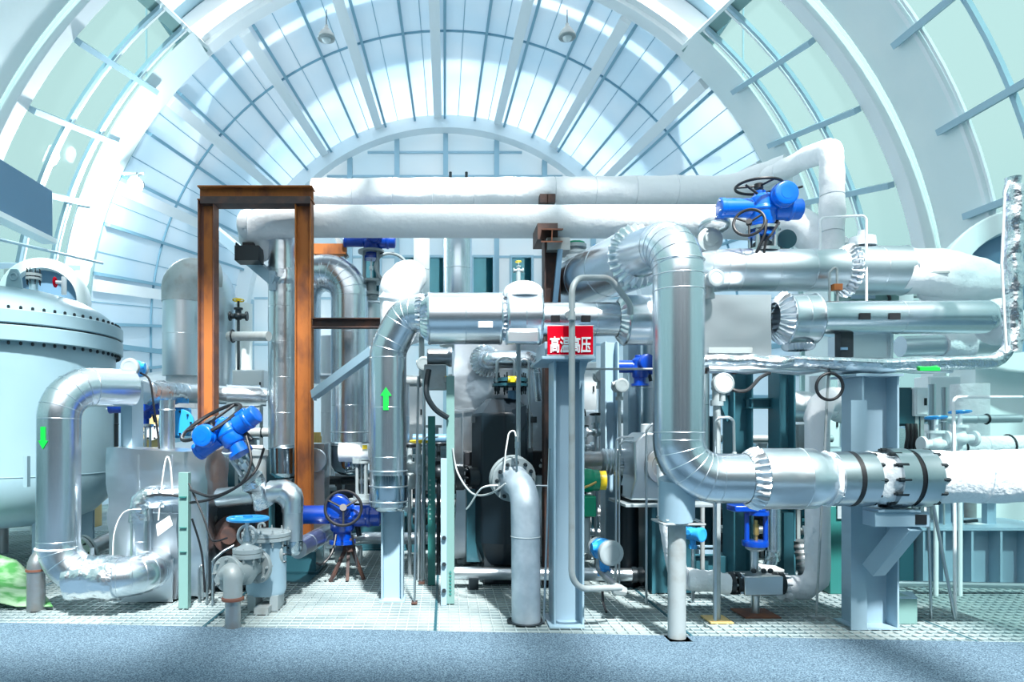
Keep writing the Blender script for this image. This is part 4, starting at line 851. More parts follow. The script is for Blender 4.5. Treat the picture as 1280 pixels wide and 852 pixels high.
bolts(t, a+V((46*k,0,0)), (1,0,0), rr*.92, 10, .018, .05)
t = thing('white_stuffing', 'ragged white insulation between the two clamped drums', 'insulation', P(1098,625,d)); part('wrap', B().sweep([(P(1083+q*3.2,598,d), S(31,d)) for q in range(9)], 36, .035, 9), 'clothr', t)
t = thing('flange_pair', 'bolted steel flange pair resting above the bracket', 'flange', P(1132,632,d)); a = P(1106,597,d); rr = S(37,d)
part('left_flange', B().lathe(a, (1,0,0), [(0,rr*.9),(.005,rr),(22*k,rr),(22*k,rr*.8)], 48), 'stain', t); part('right_flange', B().lathe(a+V((29*k,0,0)), (1,0,0), [(0,rr*.8),(0,rr*.97),(22*k,rr*.97),(23*k,rr*.8)], 48), 'stain', t)
part('gasket_band', B().lathe(a+V((22*k,0,0)), (1,0,0), [(0,rr*.93),(7*k,rr*.93)], 48), 'black', t)
bolts(t, a+V((2*k,0,0)), (1,0,0), rr*.94, 12, .018, .085); bolts(t, a+V((52*k,0,0)), (1,0,0), rr*.92, 12, .017, .045)
t = thing('wrapped_pipe', 'thick white wrapped pipe leaving at the right edge', 'pipe', P(1220,630,d)); part('wrap', wrap([P(1155,596,d), P(1345,593,d)], S(33,d), .2, .5, 40, .014, 5), 'clothr', t)
# right column and bracket
d = 5.86; zt = P(0,472,5.85).z
t = hcolumn('bracket_column', 'pale blue H column with square bracket at the right', 1087, d, .30, S(46,5.8), zt, 'paint', plate=0)
part('front_plate', B().bb(V((P(1063,0,5.7).x,5.69,0)), V((P(1083,0,5.7).x,5.705,P(0,500,5.7).z))), 'paint', t)
za, zb = P(0,658,5.24).z, P(0,636,5.24).z
part('bracket_arm', B().bb(V((P(1092,0,5.24).x,5.22,za)), V((P(1160,0,5.24).x,5.38,zb-.02))).bb(V((P(1090,0,5.6).x,5.36,za)), V((P(1112,0,5.6).x,5.75,zb-.02))), 'paint', t, bevel=.005)
part('arm_end', B().bb(V((P(1144,0,5.22).x,5.214,za+.02)), V((P(1158,0,5.22).x,5.22,zb-.04))), 'black', t, 'black plate for the shaded hollow of the arm')  # black plate stands in for the shade inside the open arm
part('pipe_rest', B().bb(V((P(1088,0,5.3).x,5.2,zb-.02)), V((P(1140,0,5.3).x,5.40,zb+.0))), 'paint', t)
part('diagonal', B().bar(P(1138,655,5.28), P(1092,712,5.60), .13, .13), 'paint', t, bevel=.005)
part('base_plate', B().bb(V((P(1060,0,5.8).x,5.70,0)), V((P(1116,0,5.8).x,6.02,.014))), 'paint', t)
part('top_plate', B().bb(V((P(1058,0,5.8).x,5.66,zt)), V((P(1116,0,5.8).x,6.05,zt+.02))), 'paint', t)
# upper right run
d = 6.9
t = thing('clad_pipe', 'upper silver horizontal pipe under the big blue actuator', 'pipe', P(970,365,d)); r = S(26, d)
part('pipe', clad([P(850,352,7.6), P(888,337,d), P(1054,338,d)], r, [.3], 5, .42, 44), 'silver2', t)
part('pleats', cuff(P(1050,338,d), V((1,0,0)), r*1.0, r*1.18, .10, 26, .035), 'dent', t)
t = thing('clad_drum', 'dull silver drum right of the pleated collar on the upper run', 'pipe jacket', P(1095,365,d)); drum('jacket', 1057, 1130, 30, 338, d, t, 'silver2'); part('top_vent', B().lathe(P(1078,308,d), (0,0,1), [(0,S(16,d)),(.09,S(15,d)),(.10,S(6,d)),(.16,S(5,d))], 24), 'lens', t)
t = thing('wrapped_pipe', 'white wrapped tapering pipe end on the upper run at right', 'pipe', P(1190,370,d)); part('wrap', B().sweep([(P(1123+q*7,337+q*.9,d), S(29,d)*(1 if q < 13 else (1.0-.045*(q-12)))) for q in range(19)], 36, .035, 3), 'cloth', t)
part('stitch', B().bb(P(1152,341,d-.235), P(1184,339.6,d-.2)), 'zinc', t); part('lower_bag', B().ball(P(1185,365,d+.05), S(34,d), (1.1,.6,.5)), 'cloth', t)
d = 6.45
t = thing('clad_box', 'flat grey silver clad box right behind the tall riser', 'insulation box', P(920,445,d)); part('shell', sheet(P(872,446,d-.25), V((P(964,0,d-.25).x,d+.3,P(0,368,d-.25).z)), .010), 'silver2', t, smooth=50); part('pale_label', B().bb(P(886,441,d-.275), P(940,434,d-.265)), 'zinc', t)
t = thing('clad_drum', 'silver drum with pleated mouth right of the clad box', 'pipe jacket', P(995,430,d)); drum('jacket', 980, 1018, 31, 399, d, t, 'silver'); part('pleats', cuff(P(966,398,d), V((1,0,0)), S(20,d), S(31,d), .11, 24, .035), 'dent', t); part('lower_frill', cuff(P(998,430,d), V((0,0,-1)), S(18,d), S(13,d), .06, 22, .03), 'dent', t)
t = thing('clad_pipe', 'long silver pipe reaching right with two black latches', 'pipe', P(1130,418,d)); r = S(20.5,d)
part('pipe', clad([P(1014,397,d), P(1232,396,d)], r, .3, 5, .85, 40), 'silver', t); part('end_cap', B().sweep([(P(1224+q*3,396,d), r*math.sqrt(max(.02,1-(q/8)**2.4))*1.01) for q in range(9)], 32, .012, 8), 'dent', t); part('far_hood', B().ball(P(1248,402,d+.1), S(30,d), (.8,1,1)), 'cloth', t)
for px in (1080, 1117): part('latch', B().bb(P(px-5,399,d-r-.012), P(px+5,392,d-r+.03)), 'black', t); part('latch_loop', tube([P(px-3,393,d-.155), P(px-3,386,d-.12), P(px+4,386,d-.12), P(px+4,391,d-.14)], .006, .01, 3, 6), 'dark', t)
t = thing('clad_pipe', 'lower silver pipe behind the long latched pipe at right', 'pipe', P(1190,440,7.2)); part('pipe', clad([P(1125,433,7.2), P(1262,428,7.2)], S(13,7.2), .2, 4, .6), 'silver2', t); part('white_saddle', B().sweep([(P(1176+q*4.5,432-q*.2,7.2), S(16,7.2)) for q in range(9)], 24, .03, 8), 'clothr', t)
t = thing('clad_box', 'pale square clad box under the long latched pipe', 'insulation box', P(1090,448,6.7)); part('shell', sheet(P(1060,447,6.6), V((P(1117,0,6.6).x,6.95,P(0,416,6.6).z)), .008), 'silver2', t, smooth=50); part('seam', B().bb(P(1112,446,6.585), P(1114,417,6.57)), 'silver', t)
t = thing('rust_post', 'short dark post under the long latched pipe', 'post', P(1055,445,6.5)); part('post', B().bb(P(1051,446,6.4), P(1059,416,6.5)), 'dark', t); part('stripe', B().bb(P(1051,437,6.39), P(1059,434,6.4)), 'screen', t)
t = thing('grey_rail', 'short grey rail behind the white pipe end at right', 'rail', P(1160,372,7.4)); part('bar', B().bb(P(1128,370,7.4), P(1184,362,7.5)), 'zinc', t); part('end_box', B().bb(P(1120,376,7.38), P(1131,360,7.52)), 'arch', t)
t = thing('teal_box', 'pale teal junction box behind the pleated collar at right', 'junction box', P(1085,372,7.3)); part('box', B().bb(P(1062,376,7.3), P(1102,352,7.6)), 'green', t, bevel=.01); part('lid', B().bb(P(1065,373,7.28), P(1093,355,7.3)), 'paint', t)
cable('pair of black cables curling behind the junction box at right', [P(1098,360,7.3), P(1106,362,7.25), P(1112,372,7.25), P(1110,378,7.3)], .016)
# big blue actuator
d = 6.9; actuator('large bright blue actuator on top of the upper silver pipe', P(953,263,d), (0,0,0), 1.22, 'blue', (((-.20,-.20,-.16), (-.5,-1,.3), .115),((-.03,.0,.20), (.02,.02,1), .18)), (.12,.09))
t = thing('valve_yoke', 'black and steel yoke between the big blue actuator and the upper pipe', 'valve', P(953,315,d)); yoke(t, P(953,314,d), .12, .22, 'stain', 4, .022); part('gland', B().lathe(P(953,316,d), (0,0,1), [(0,.10),(.1,.09),(.12,.06),(.24,.05)]), 'dark', t)
rod('left black stick leaning out of the big blue actuator top', [P(932,231,6.85), P(952,246,6.85)], .012, 'black', name='lever_rod', cat='lever'); rod('right black stick leaning out of the big blue actuator top', [P(966,243,6.85), P(1003,233,6.85)], .012, 'black', name='lever_rod', cat='lever')
cable('black cable running down from the big blue actuator', [P(958,275,6.72), P(956,292,6.70), P(949,308,6.72), P(945,316,6.74)], .014); cable('second black cable hooking off the big blue actuator right side', [P(974,278,6.75), P(964,293,6.70), P(958,300,6.72), P(955,316,6.74)], .012)
t = thing('pipe_valve', 'steel valve with round guard left of the big blue actuator', 'valve', P(890,310,7.2)); part('guard', B().torus(P(893,282,7.2), (0,.25,1), .14, .025, 36, 8, 1.3), 'stain', t); part('body', B().lathe(P(884,303,7.2), (0,-1,.1), [(-.1,.10),(.05,.10),(.06,.13),(.09,.13),(.1,.08),(.14,.07),(.15,.03)]), 'grey', t); part('bonnet', B().cyl(P(893,302,7.25), P(893,285,7.25), .05), 'grey', t)
t = transmitter('round white transmitter with amber display right of the tall riser', P(889,350,6.1), 1.0, .1, 'zinc', 'lgrey', lcd='lcd')
t = thing('valve_wedge', 'small dark valve knob right of the big blue actuator yoke', 'valve', P(976,305,7.3)); part('knob', B().lathe(P(976,303,7.3), (0,-1,0), [(0,.04),(.08,.05),(.1,.10),(.14,.10),(.15,.05)]), 'dteal', t); part('stem', B().cyl(P(976,318,7.35), P(976,305,7.35), .03), 'dark', t)
rod('white gooseneck tube above the upper right silver pipe', [P(1025,312,6.7), P(1025,272,6.7), P(1083,269,6.7), P(1083,378,6.65)], .012, 'white', .05); rod('small looped tube on the upper silver pipe near the pleated collar', [P(1037,377,6.62), P(1037,340,6.62), P(1046,331,6.62), P(1047,378,6.62)], .011, 'zinc', .04)
single('brass_union', 'small brown union on the small looped tube', 'fitting', B().bb(P(1043,362,6.58), P(1049,356,6.64)), 'rust'); t = thing('green_cock', 'green topped bare valve just right of the brown steel post', 'valve', P(719,350,8.0)); d = 8.0
part('handwheel', B().lathe(P(719,309,d), (0,0,1), [(0,.10),(.03,.115),(.05,.115),(.06,.10)], 10), 'vgreen', t, 'green handwheel'); part('disc', B().lathe(P(719,321,d), (0,0,1), [(0,.17),(.02,.18),(.05,.17),(.06,.10),(.1,.09),(.1,.13),(.14,.13)], 30), 'lgrey', t); yoke(t, P(719,345,d), .12, .22, 'white', 4, .02); part('body', B().lathe(P(719,368,d), (0,0,1), [(0,.15),(.16,.15),(.17,.18),(.21,.18)], 30), 'white', t)
transmitter('blue banded transmitter behind the top elbow of the tall riser', P(780,297,7.6), 1.15, -.1, 'blue', 'lgrey'); t = thing('valve_block', 'small blue instrument block left of the riser top elbow', 'valve', P(757,318,7.9)); part('block', B().bb(P(742,318,7.9), P(756,308,8.0)).cyl(P(762,318,7.85), P(762,306,7.85), .05), 'sky', t, bevel=.01); part('knob', B().cyl(P(770,310,7.85), P(770,302,7.85), .04), 'dblue', t)
# brown post
d = 7.3; x = P(689,0,d).x; t = thing('brown_post', 'dark brown steel post rising behind the red sign to the white pipes', 'post', G(689, d)); part('post', B().ibeam(V((x,d,0)), V((x,d,P(0,302,d).z)), V((0,1,0)), .2, S(20,d), .014, .012), 'dbrown', t); part('head_beam', B().ibeam(P(690,294,d-.3), P(690,294,d+1.6), V((1,0,0)), S(26,d), S(16,d), .014, .012), 'rustb', t); part('grey_stay', B().bar(P(700,312,d-.15), P(693,386,d-.15), .06, .05), 'screen', t); part('pale_cap', B().bb(P(684,312,d-.12), P(706,307,d+.2)), 'zinc', t); part('clip', B().bb(P(672,299,d+.1), P(690,292,d+.5)), 'dbrown', t)
# foil wrapped small line on the right
d = 5.75; t = thing('foil_line', 'crumpled foil wrapped line looping up the right edge', 'pipe', P(1262,450,d)); b = B().sweep(stations([P(868,452,5.9), P(990,452,5.85), P(1100,457,d), P(1264,451,d), P(1266,222,d)], S(8.5,d), [.05,.05,.22], 8, 0, 0, .04), 18, .022, 11); part('lagging', b, 'foil', t)
part('riser_lagging', B().sweep([(P(1267,440-q*9,d), S(10.5,d)) for q in range(24)], 18, .03, 8), 'foil', t)
part('tracer', tube([P(1258,440,d-.07), P(1252,330,d-.08), P(1256,240,d-.07), P(1262,226,d-.05)], .010, .1), 'rope', t); part('underwrap', B().sweep([(P(885+q*16,462+.4*math.sin(q*2),5.86), S(5,d)) for q in range(20)], 12, .02, 9), 'silver2', t)
part('green_tie', B().bb(P(1150,463,d-.06), P(1172,459,d-.03)), 'arrow', t, 'green ribbon')
t = thing('line_valve', 'dark bodied valve pair at the left end of the foil line', 'valve', P(880,462,5.95)); part('body', B().lathe(P(868,459,5.95), (1,0,0), [(0,.06),(.03,.06),(.03,.035),(.09,.035),(.09,.055),(.12,.055),(.12,.03),(.24,.03),(.24,.06),(.27,.06),(.28,.04),(.33,.04),(.33,.06),(.36,.06)], 20), 'dbrown', t); part('bonnet', B().cyl(P(890,458,5.95), P(890,448,5.95), .03), 'stain', t)
gauge('round dial gauge on the line left of the teal columns', P(903,479,5.75), S(13,5.75), None)
t = thing('gauge_post', 'pale pipe post with collar under the round dial gauge', 'post', G(896, 6.0)); part('post', B().cyl(G(896,6.0), P(896,500,6.0), S(4.5,6.0), n=16).cyl(P(896,500,6.0), P(896,452,6.0), S(5.5,6.0), n=16), 'zinc', t); part('collar', B().lathe(P(896,507,6.0), (0,0,1), [(0,.055),(.05,.055)]), 'lgrey', t); part('base_plate', B().bb(V((P(882,0,6).x,5.88,0)), V((P(910,0,6).x,6.12,.012))), 'ochre', t)
rod('steel gooseneck tube with fitting beside the gauge post', [P(894,775,5.7), P(894,522,5.7), P(917,521,5.7), P(918,572,5.65)], .013, 'stain', .05); single('tube_fitting', 'knurled fitting at the end of the gooseneck beside the gauge post', 'fitting', B().lathe(P(918,580,5.6), (0,0,1), [(-.05,.012),(.0,.02),(.05,.024),(.1,.018)], 12), 'zinc')
cable('black cable sweeping under the foil line to the round gauge', [P(962,466,5.85), P(950,472,5.8), P(935,487,5.75), P(920,488,5.75), P(910,482,5.78)], .016)
t = thing('cable_loop', 'black cable coil ring hanging on the thin rod', 'cable', P(1037,500,5.8)); part('ring', B().torus(P(1037,483,5.8), (0,1,.05), S(16.5,5.8), .013, 48, 10), 'black', t); part('tie', B().torus(P(1037,466,5.8), (1,0,0), .02, .005, 14, 6), 'dark', t)
rod('thin upright rod through the black cable ring', [G(1020,6.05), P(1036,455,5.85)], .010, 'zinc'); single('rod_foot', 'square foot of the thin rod near the white loop', 'foot', B().bb(P(1015,775,6.02)*1, P(1026,768,6.10)), 'zinc')
# white loop and globe valve
d = 6.35; t = thing('wrapped_pipe', 'white wrapped loop dropping to the block valve at right', 'pipe', P(1020,740,d)); part('wrap', wrap([P(976,735,d), P(1022,734,d), P(1021,495,d), P(1062,502,6.6)], S(14.5,d), [.20,.26], .4, 26, .016, 6), 'cloth', t); part('ragged_patch', B().sweep([(P(1016,690-q*4,d), S(10,d)) for q in range(9)], 18, .03, 14), 'clothr', t); part('torn_end', B().sweep([(P(976+q*3,735,d), S(14,d)) for q in range(5)], 20, .03, 14), 'clothr', t)
d = 6.2; t = thing('block_valve', 'square steel block valve with deep blue yoke on the grating', 'valve', G(944, d)); part('block', B().bb(P(931,744,d-.13), P(962,713,d+.13)), 'stain', t, bevel=.008); part('side_face', B().bb(P(926,742,d-.08), P(932,716,d+.1)), 'stain', t)
part('pedestal', B().cyl(G(944,d), P(944,744,d), S(5,d)), 'stain', t); part('base_plate', B().bb(V((P(922,0,d).x,d-.16,0)), V((P(966,0,d).x,d+.16,.012))), 'rustb', t)
part('stem_tube', B().cyl(P(943,713,d), P(943,682,d), S(5,d)), 'stain', t); part('brass_stem', B().cyl(P(945,682,d), P(945,650,d), .016).cyl(P(945,668,d), P(945,655,d), .026), 'brass', t, 'brass stem')
part('yoke_plate', B().lathe(P(944,682,d), (0,0,1), [(0,.11),(.03,.115),(.05,.11)], 30), 'dblue', t, 'deep blue plate'); part('yoke_plate', B().lathe(P(946,643,d), (0,0,1), [(0,.105),(.035,.105)], 30), 'dblue', t, 'deep blue plate')
for px in (933.5, 957): part('yoke_post', B().cyl(P(px,682,d), P(px,641,d), .022), 'dblue', t)
part('lower_collar', B().lathe(P(944,688,d), (0,0,1), [(0,.05),(.02,.085),(.05,.085)], 24), 'lgrey', t); part('top_box', B().bb(P(919,640,d-.1), P(945,629,d+.1)), 'dblue', t, bevel=.01)
for sx, px in ((-1, 918), (1, 972)):
    fo = part('end_flange', B().lathe(P(px-8,728.5,d), (1,0,0), [(0,.10),(.04,.105),(.045,.075),(.055,.075),(.06,.105),(.10,.10)], 30), 'dark', t); bolts(fo, P(px-1,728.5,d), (1,0,0), .085, 8, .012, .14, 'stain'); part('neck', B().cyl(P(px+sx*2,728.5,d), P(px-sx*14,728.5,d), .035), 'brass', t)
for k in (-.05, .04, .10): part('cover_bolt', B().ball(P(944,711,d)+V((k,-.08,0)), .024), 'dark', t)
t = thing('wrapped_pipe', 'short white wrapped pipe left of the square block valve', 'pipe', P(882,742,d)); part('wrap', B().sweep([(P(858+q*3.4,724+q*.35,d), S(14,d)) for q in range(16)], 26, .03, 7), 'clothr', t)
t = thing('wrapped_pipe', 'white wrapped hose dropping behind the pipe leg under the riser', 'pipe', P(838,700,6.2)); part('wrap', wrap([P(833,580,6.2), P(834,640,6.2), P(850,735,6.2)], S(12,6.2), .4, .35), 'cloth', t)
t = thing('rag', 'pale crumpled rag lying over the square block valve top', 'rag', P(960,705,6.3)); part('cloth', sheet(P(952,712,6.2), P(970,705,6.36), .04, 6), 'rope', t, smooth=60)
# floor transmitter by the sign column
d = 6.2; transmitter('blue floor level transmitter with grey face right of the sign column', P(757,688,d), 1.45, .15, 'sky', 'lgrey'); t = thing('impulse_line', 'rusty impulse piping under the floor level transmitter', 'pipe', P(765,735,d)); part('tube', tube([P(750,680,6.3), P(748,712,6.25), P(772,733,6.0), P(774,742,6.0)], .030, .08), 'steel', t); part('elbow_nut', B().lathe(P(774,737,5.9), (-1,0,.3), [(-.06,.035),(0,.05),(.05,.05),(.06,.035)], 8), 'zinc', t); part('union', B().lathe(P(757,718,6.18), (.6,-.5,-.5), [(0,.05),(.05,.055),(.06,.045)], 8), 'zinc', t)
cable('short black cable end dropping to the grating by the transmitter', [P(753,735,6.2), P(754,752,6.2), P(758,765,6.1)], .012)
# thin tripod legs, box, right base
rod('left slim steel rod right of the bracket column', [G(1164,6.05), P(1160,625,6.05)], .012, 'stain'); rod('leaning slim steel rod right of the bracket column', [G(1194,6.0), P(1166,628,6.1)], .014, 'stain'); rod('upright slim steel rod meeting the leaning rod foot', [G(1194,6.05), P(1192,500,6.05), P(1196,496,6.05), P(1278,496,6.0)], .014, 'white', .05)
t = thing('pale_box', 'small pale green steel box on the grating by the bracket column', 'box', G(1130, 5.95)); part('box', B().bb(V((P(1113,0,5.9).x,5.86,0)), V((P(1147,0,5.86).x,6.12,P(0,748,5.86).z))), 'green', t, bevel=.006); part('sloped_lid', B().prism([P(1113,748,5.86), P(1147,748,5.86), P(1140,740,6.3), P(1110,740,6.3)], (0,0,.01)), 'paint', t)
d = 7.3; z1 = P(0,662,d).z; t = thing('machine_skid', 'pale steel skid frame with stiffener ribs at the right', 'skid', G(1215, d)); x0, x1 = P(1146,0,d).x, P(1330,0,d).x; z0 = P(0,736,d).z
part('web', B().bb((x0,7.42,z0), (x1,7.44,z1)), 'paint', t); part('top_flange', B().bb((x0-.1,7.25,z1), (x1,8.1,z1+.03)), 'paint', t); part('bottom_flange', B().bb((x0-.05,7.22,z0-.02), (x1,7.7,z0+.01)), 'lgrey', t)
for px in (1152, 1177, 1212, 1248, 1284): part('rib', B().bb(V((P(px,0,7.3).x-.012,7.26,z0)), V((P(px,0,7.3).x+.012,7.43,z1))), 'paint', t)
part('bed', B().bb((x0-.1,7.3,0), (x1,8.1,z0-.02)), 'zinc', t); part('dark_end', B().bb(V((P(1110,0,7.3).x,7.35,0)), V((x0,8.0,z1-.02))), 'dteal', t)
rod('silver handrail pipe along the foot of the skid frame', [P(1100,724,6.95), P(1113,729,6.95), P(1290,732,6.95)], .032, 'stain', .05, 'floor_pipe', 'pipe')
for px, lb in ((1180,'left white gusset bracket on the skid frame'), (1196,'second white gusset bracket on the skid frame'), (1236,'right white gusset bracket on the skid frame')):
    t = thing('gusset_bracket', lb, 'bracket', P(px,660,7.6)); part('upright', B().bb(P(px-2,660,7.58), P(px+2,622,7.66)), 'paint', t); part('gusset', B().prism([P(px+2,660,7.6), P(px+12,660,7.6), P(px+2,634,7.6)], (0,.02,0)), 'screen', t); part('foot', B().bb(P(px-6,661,7.5), P(px+12,658,7.7)), 'arch', t)
t = thing('loose_hardware', 'small heap of grey hardware on the skid frame top', 'hardware', P(1214,660,7.55)); part('block', B().bb(P(1204,660,7.5), P(1224,653,7.65)), 'white', t, bevel=.01); part('bar', B().bar(P(1206,652,7.5), P(1221,650,7.55), .03, .03), 'dark', t)
# stainless pump casing behind the riser
d = 7.2; t = thing('pump_casing', 'stainless pump casing on a dark plinth left of the riser', 'pump', P(808,625,d))
part('casing', B().prism([P(788,625,d-.25), P(838,625,d-.25), P(838,540,d-.25), P(806,540,d-.25), P(792,552,d-.25), P(794,600,d-.25)], (0,.5,0)), 'stain', t, bevel=.02); part('side_disc', B().lathe(P(826,582,d-.24), (.3,-1,0), [(0,.18),(.03,.18),(.04,.13),(.02,.11),(.03,.05)], 30), 'steel', t); part('cap', B().lathe(P(818,540,d), (0,0,1), [(0,.14),(.08,.14),(.09,.10)]), 'white', t); part('base_slab', B().bb(P(782,630,d-.32), P(862,625,d+.4)), 'lgrey', t, bevel=.004)
t = thing('pump_plinth', 'dark teal plinth column under the stainless pump casing', 'plinth', G(826, d)); part('block', B().bb(V((P(808,0,d).x,d-.22,0)), V((P(860,0,d).x,d+.3,P(0,630,d).z))), 'dteal', t, bevel=.01); part('corner_strip', B().bb(V((P(807,0,d).x,d-.23,0)), V((P(811,0,d).x,d-.20,P(0,630,d).z))), 'teal', t)
t = thing('pump_plinth', 'black shiny cylinder base left of the dark teal plinth', 'plinth', G(785, 7.4)); part('drum', B().lathe(G(785,7.4), (0,0,1), [(0,S(13,7.4)),(P(0,614,7.4).z,S(13,7.4)),(P(0,606,7.4).z,S(9,7.4))], 28), 'navy', t); part('rim', B().lathe(G(785,7.4), (0,0,1), [(0,S(15,7.4)),(.05,S(15,7.4))], 28), 'dark', t)
d = 7.5; t = thing('coupling_pipe', 'pleated silver coupling entering the pump casing from the left', 'pipe', P(770,585,d)); part('pipe', clad([P(690,578,7.7), P(782,576,d)], S(13,d), .1, 4, .3, 28), 'steel', t); part('pleats', cuff(P(768,578,d), V((1,0,0)), S(16,d), S(13,d), .12, 24, .02), 'dent', t); part('bellows', B().lathe(P(752,577,d), (1,0,0), [(k*.02, S(17 if k % 2 else 15, d)) for k in range(9)], 30), 'silver2', t)
d = 7.1; t = thing('green_actuator', 'bright green actuator with yellow cap by the sign column', 'valve actuator', P(738,650,d)); part('head', B().cyl(P(730,600,d), P(748,600,d), .11).ball(P(734,600,d), .125), 'vgreen', t); part('yellow_cap', B().lathe(P(746,600,d), (1,-.1,0), [(0,.10),(.09,.10),(.1,.07)]), 'yellow', t, 'yellow end cap'); part('box', B().bb(P(722,646,d-.12), P(740,617,d+.1)), 'vgreen', t, bevel=.02); part('stem', B().cyl(P(732,690,d), P(732,646,d), .05), 'lgrey', t); part('linkage', tube([P(724,612,d-.1), P(738,606,d-.12), P(745,602,d-.1)], .014), 'brass', t)
t = thing('green_actuator', 'darker green box actuator left of the sign column', 'valve actuator', P(683,650,7.4)); part('box', B().bb(P(679,640,7.35), P(692,612,7.5)), 'vgreen', t, bevel=.02); part('stem', B().cyl(P(686,660,7.42), P(686,640,7.42), .04), 'dgreen', t)
rod('double bent steel tube in front of the pump coupling', [G(770,6.9), P(770,550,6.9), P(776,546,6.9), P(792,546,6.9)], .012, 'stain', .05); rod('inner bent steel tube in front of the pump coupling', [G(774,7.0), P(774,556,7.0), P(780,551,7.0), P(790,551,7.0)], .011, 'stain', .04); rod('tall steel gooseneck in front of the stainless pump casing', [G(808,6.6), P(808,538,6.6), P(814,530,6.6), P(822,529,6.6)], .012, 'stain', .05); rod('thin horizontal tube from the sign column to the riser', [P(726,461,6.9), P(836,461,6.9)], .011, 'zinc')
# ------------------------------------------------------------------ mid and far background
hcolumn('rack_column', 'pale blue rack column right of the red sign', 762, 7.9, .24, S(17,7.9), P(0,428,7.9).z, 'paint')
hcolumn('rack_column', 'pale blue rack column just left of the riser', 790, 8.6, .24, S(16,8.6), P(0,425,8.6).z, 'paint')
hcolumn('rack_column', 'teal rack column behind the round dial gauge', 922, 7.6, .30, S(24,7.6), P(0,462,7.6).z, 'teal')
hcolumn('rack_column', 'lighter teal rack column left of the white loop', 977, 7.4, .26, S(20,7.4), P(0,462,7.4).z, 'teal')
hcolumn('rack_column', 'dark rack column behind the right end of the clad box', 880, 8.4, .30, S(22,8.4), P(0,520,8.4).z, 'dteal')
t = thing('rack_beam', 'teal cross beam joining the two teal rack columns', 'beam', P(950,505,7.5)); part('beam', B().ibeam(P(933,504,7.5), P(969,504,7.5), V((0,1,0)), .16, S(13,7.5), .012, .01), 'teal', t)
t = thing('rack_brace', 'teal knee brace left of the teal rack column', 'brace', P(912,505,7.6)); part('brace', B().bar(P(896,482,7.6), P(912,525,7.6), .10, .10), 'teal', t); part('stub_beam', B().bb(P(900,494,7.55), P(912,480,7.7)), 'paint', t)
t = thing('plinth_post', 'dark green square concrete post left of the bracket column', 'post', G(1052, 7.0)); part('post', B().bb(V((P(1034,0,7).x,6.95,0)), V((P(1066,0,6.95).x,7.3,P(0,632,6.95).z))), 'dgreen', t, bevel=.008); part('pale_cap', B().bb(P(1047,648,6.93), P(1064,630,6.95)), 'lgrey', t)
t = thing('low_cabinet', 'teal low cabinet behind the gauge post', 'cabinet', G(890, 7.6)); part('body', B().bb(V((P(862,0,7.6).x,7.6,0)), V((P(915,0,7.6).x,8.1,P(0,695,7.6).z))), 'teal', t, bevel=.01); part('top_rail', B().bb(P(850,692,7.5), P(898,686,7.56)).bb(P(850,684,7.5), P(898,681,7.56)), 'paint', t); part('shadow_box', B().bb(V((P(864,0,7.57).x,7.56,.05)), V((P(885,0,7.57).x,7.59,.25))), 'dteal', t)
t = thing('clad_pipe', 'slim silver vertical pipe right of the deep blue yoke', 'pipe', P(968,690,7.0)); part('pipe', clad([P(968,560,7.0), P(968,690,7.0), P(960,712,7.0)], S(8,7), .15, 4, .5, 24), 'silver', t); part('foil_boot', B().sweep([(P(966,700-q*3,6.98), S(9,7)) for q in range(5)], 18, .03, 10), 'foil', t)
t = thing('support_post', 'dark square post right of the slim silver vertical pipe', 'post', G(984, 7.2)); part('post', B().bb(V((P(977,0,7.2).x,7.15,0)), V((P(989,0,7.2).x,7.3,P(0,640,7.2).z))), 'dteal', t); part('foot', B().bb(V((P(974,0,7.2).x,7.1,0)), V((P(992,0,7.2).x,7.35,.02))), 'teal', t)
t = thing('hose_coil', 'dark ribbed flexible duct behind the white loop', 'hose', P(1005,715,7.3)); part('duct', B().sweep([(P(1012-12*math.sin(q*.1),726-q*3.4,7.3), S(11 if q % 2 else 9.5,7.3)) for q in range(16)], 22), 'steel', t); part('end_ring', B().torus(P(1011,726,7.3), (0,0,1), S(11,7.3), .012), 'dark', t)
t = thing('clad_pipe', 'wrapped silver pipe passing behind the white loop top', 'pipe', P(1000,505,7.6)); part('pipe', wrap([P(985,500,7.5), P(1010,502,7.6), P(1062,520,8.0)], S(12,7.6), .2, .4), 'cloth', t); part('pale_sleeve', clad([P(975,513,8.0), P(1010,513,8.0)], S(14,8), .1, 3, .4), 'silver2', t)
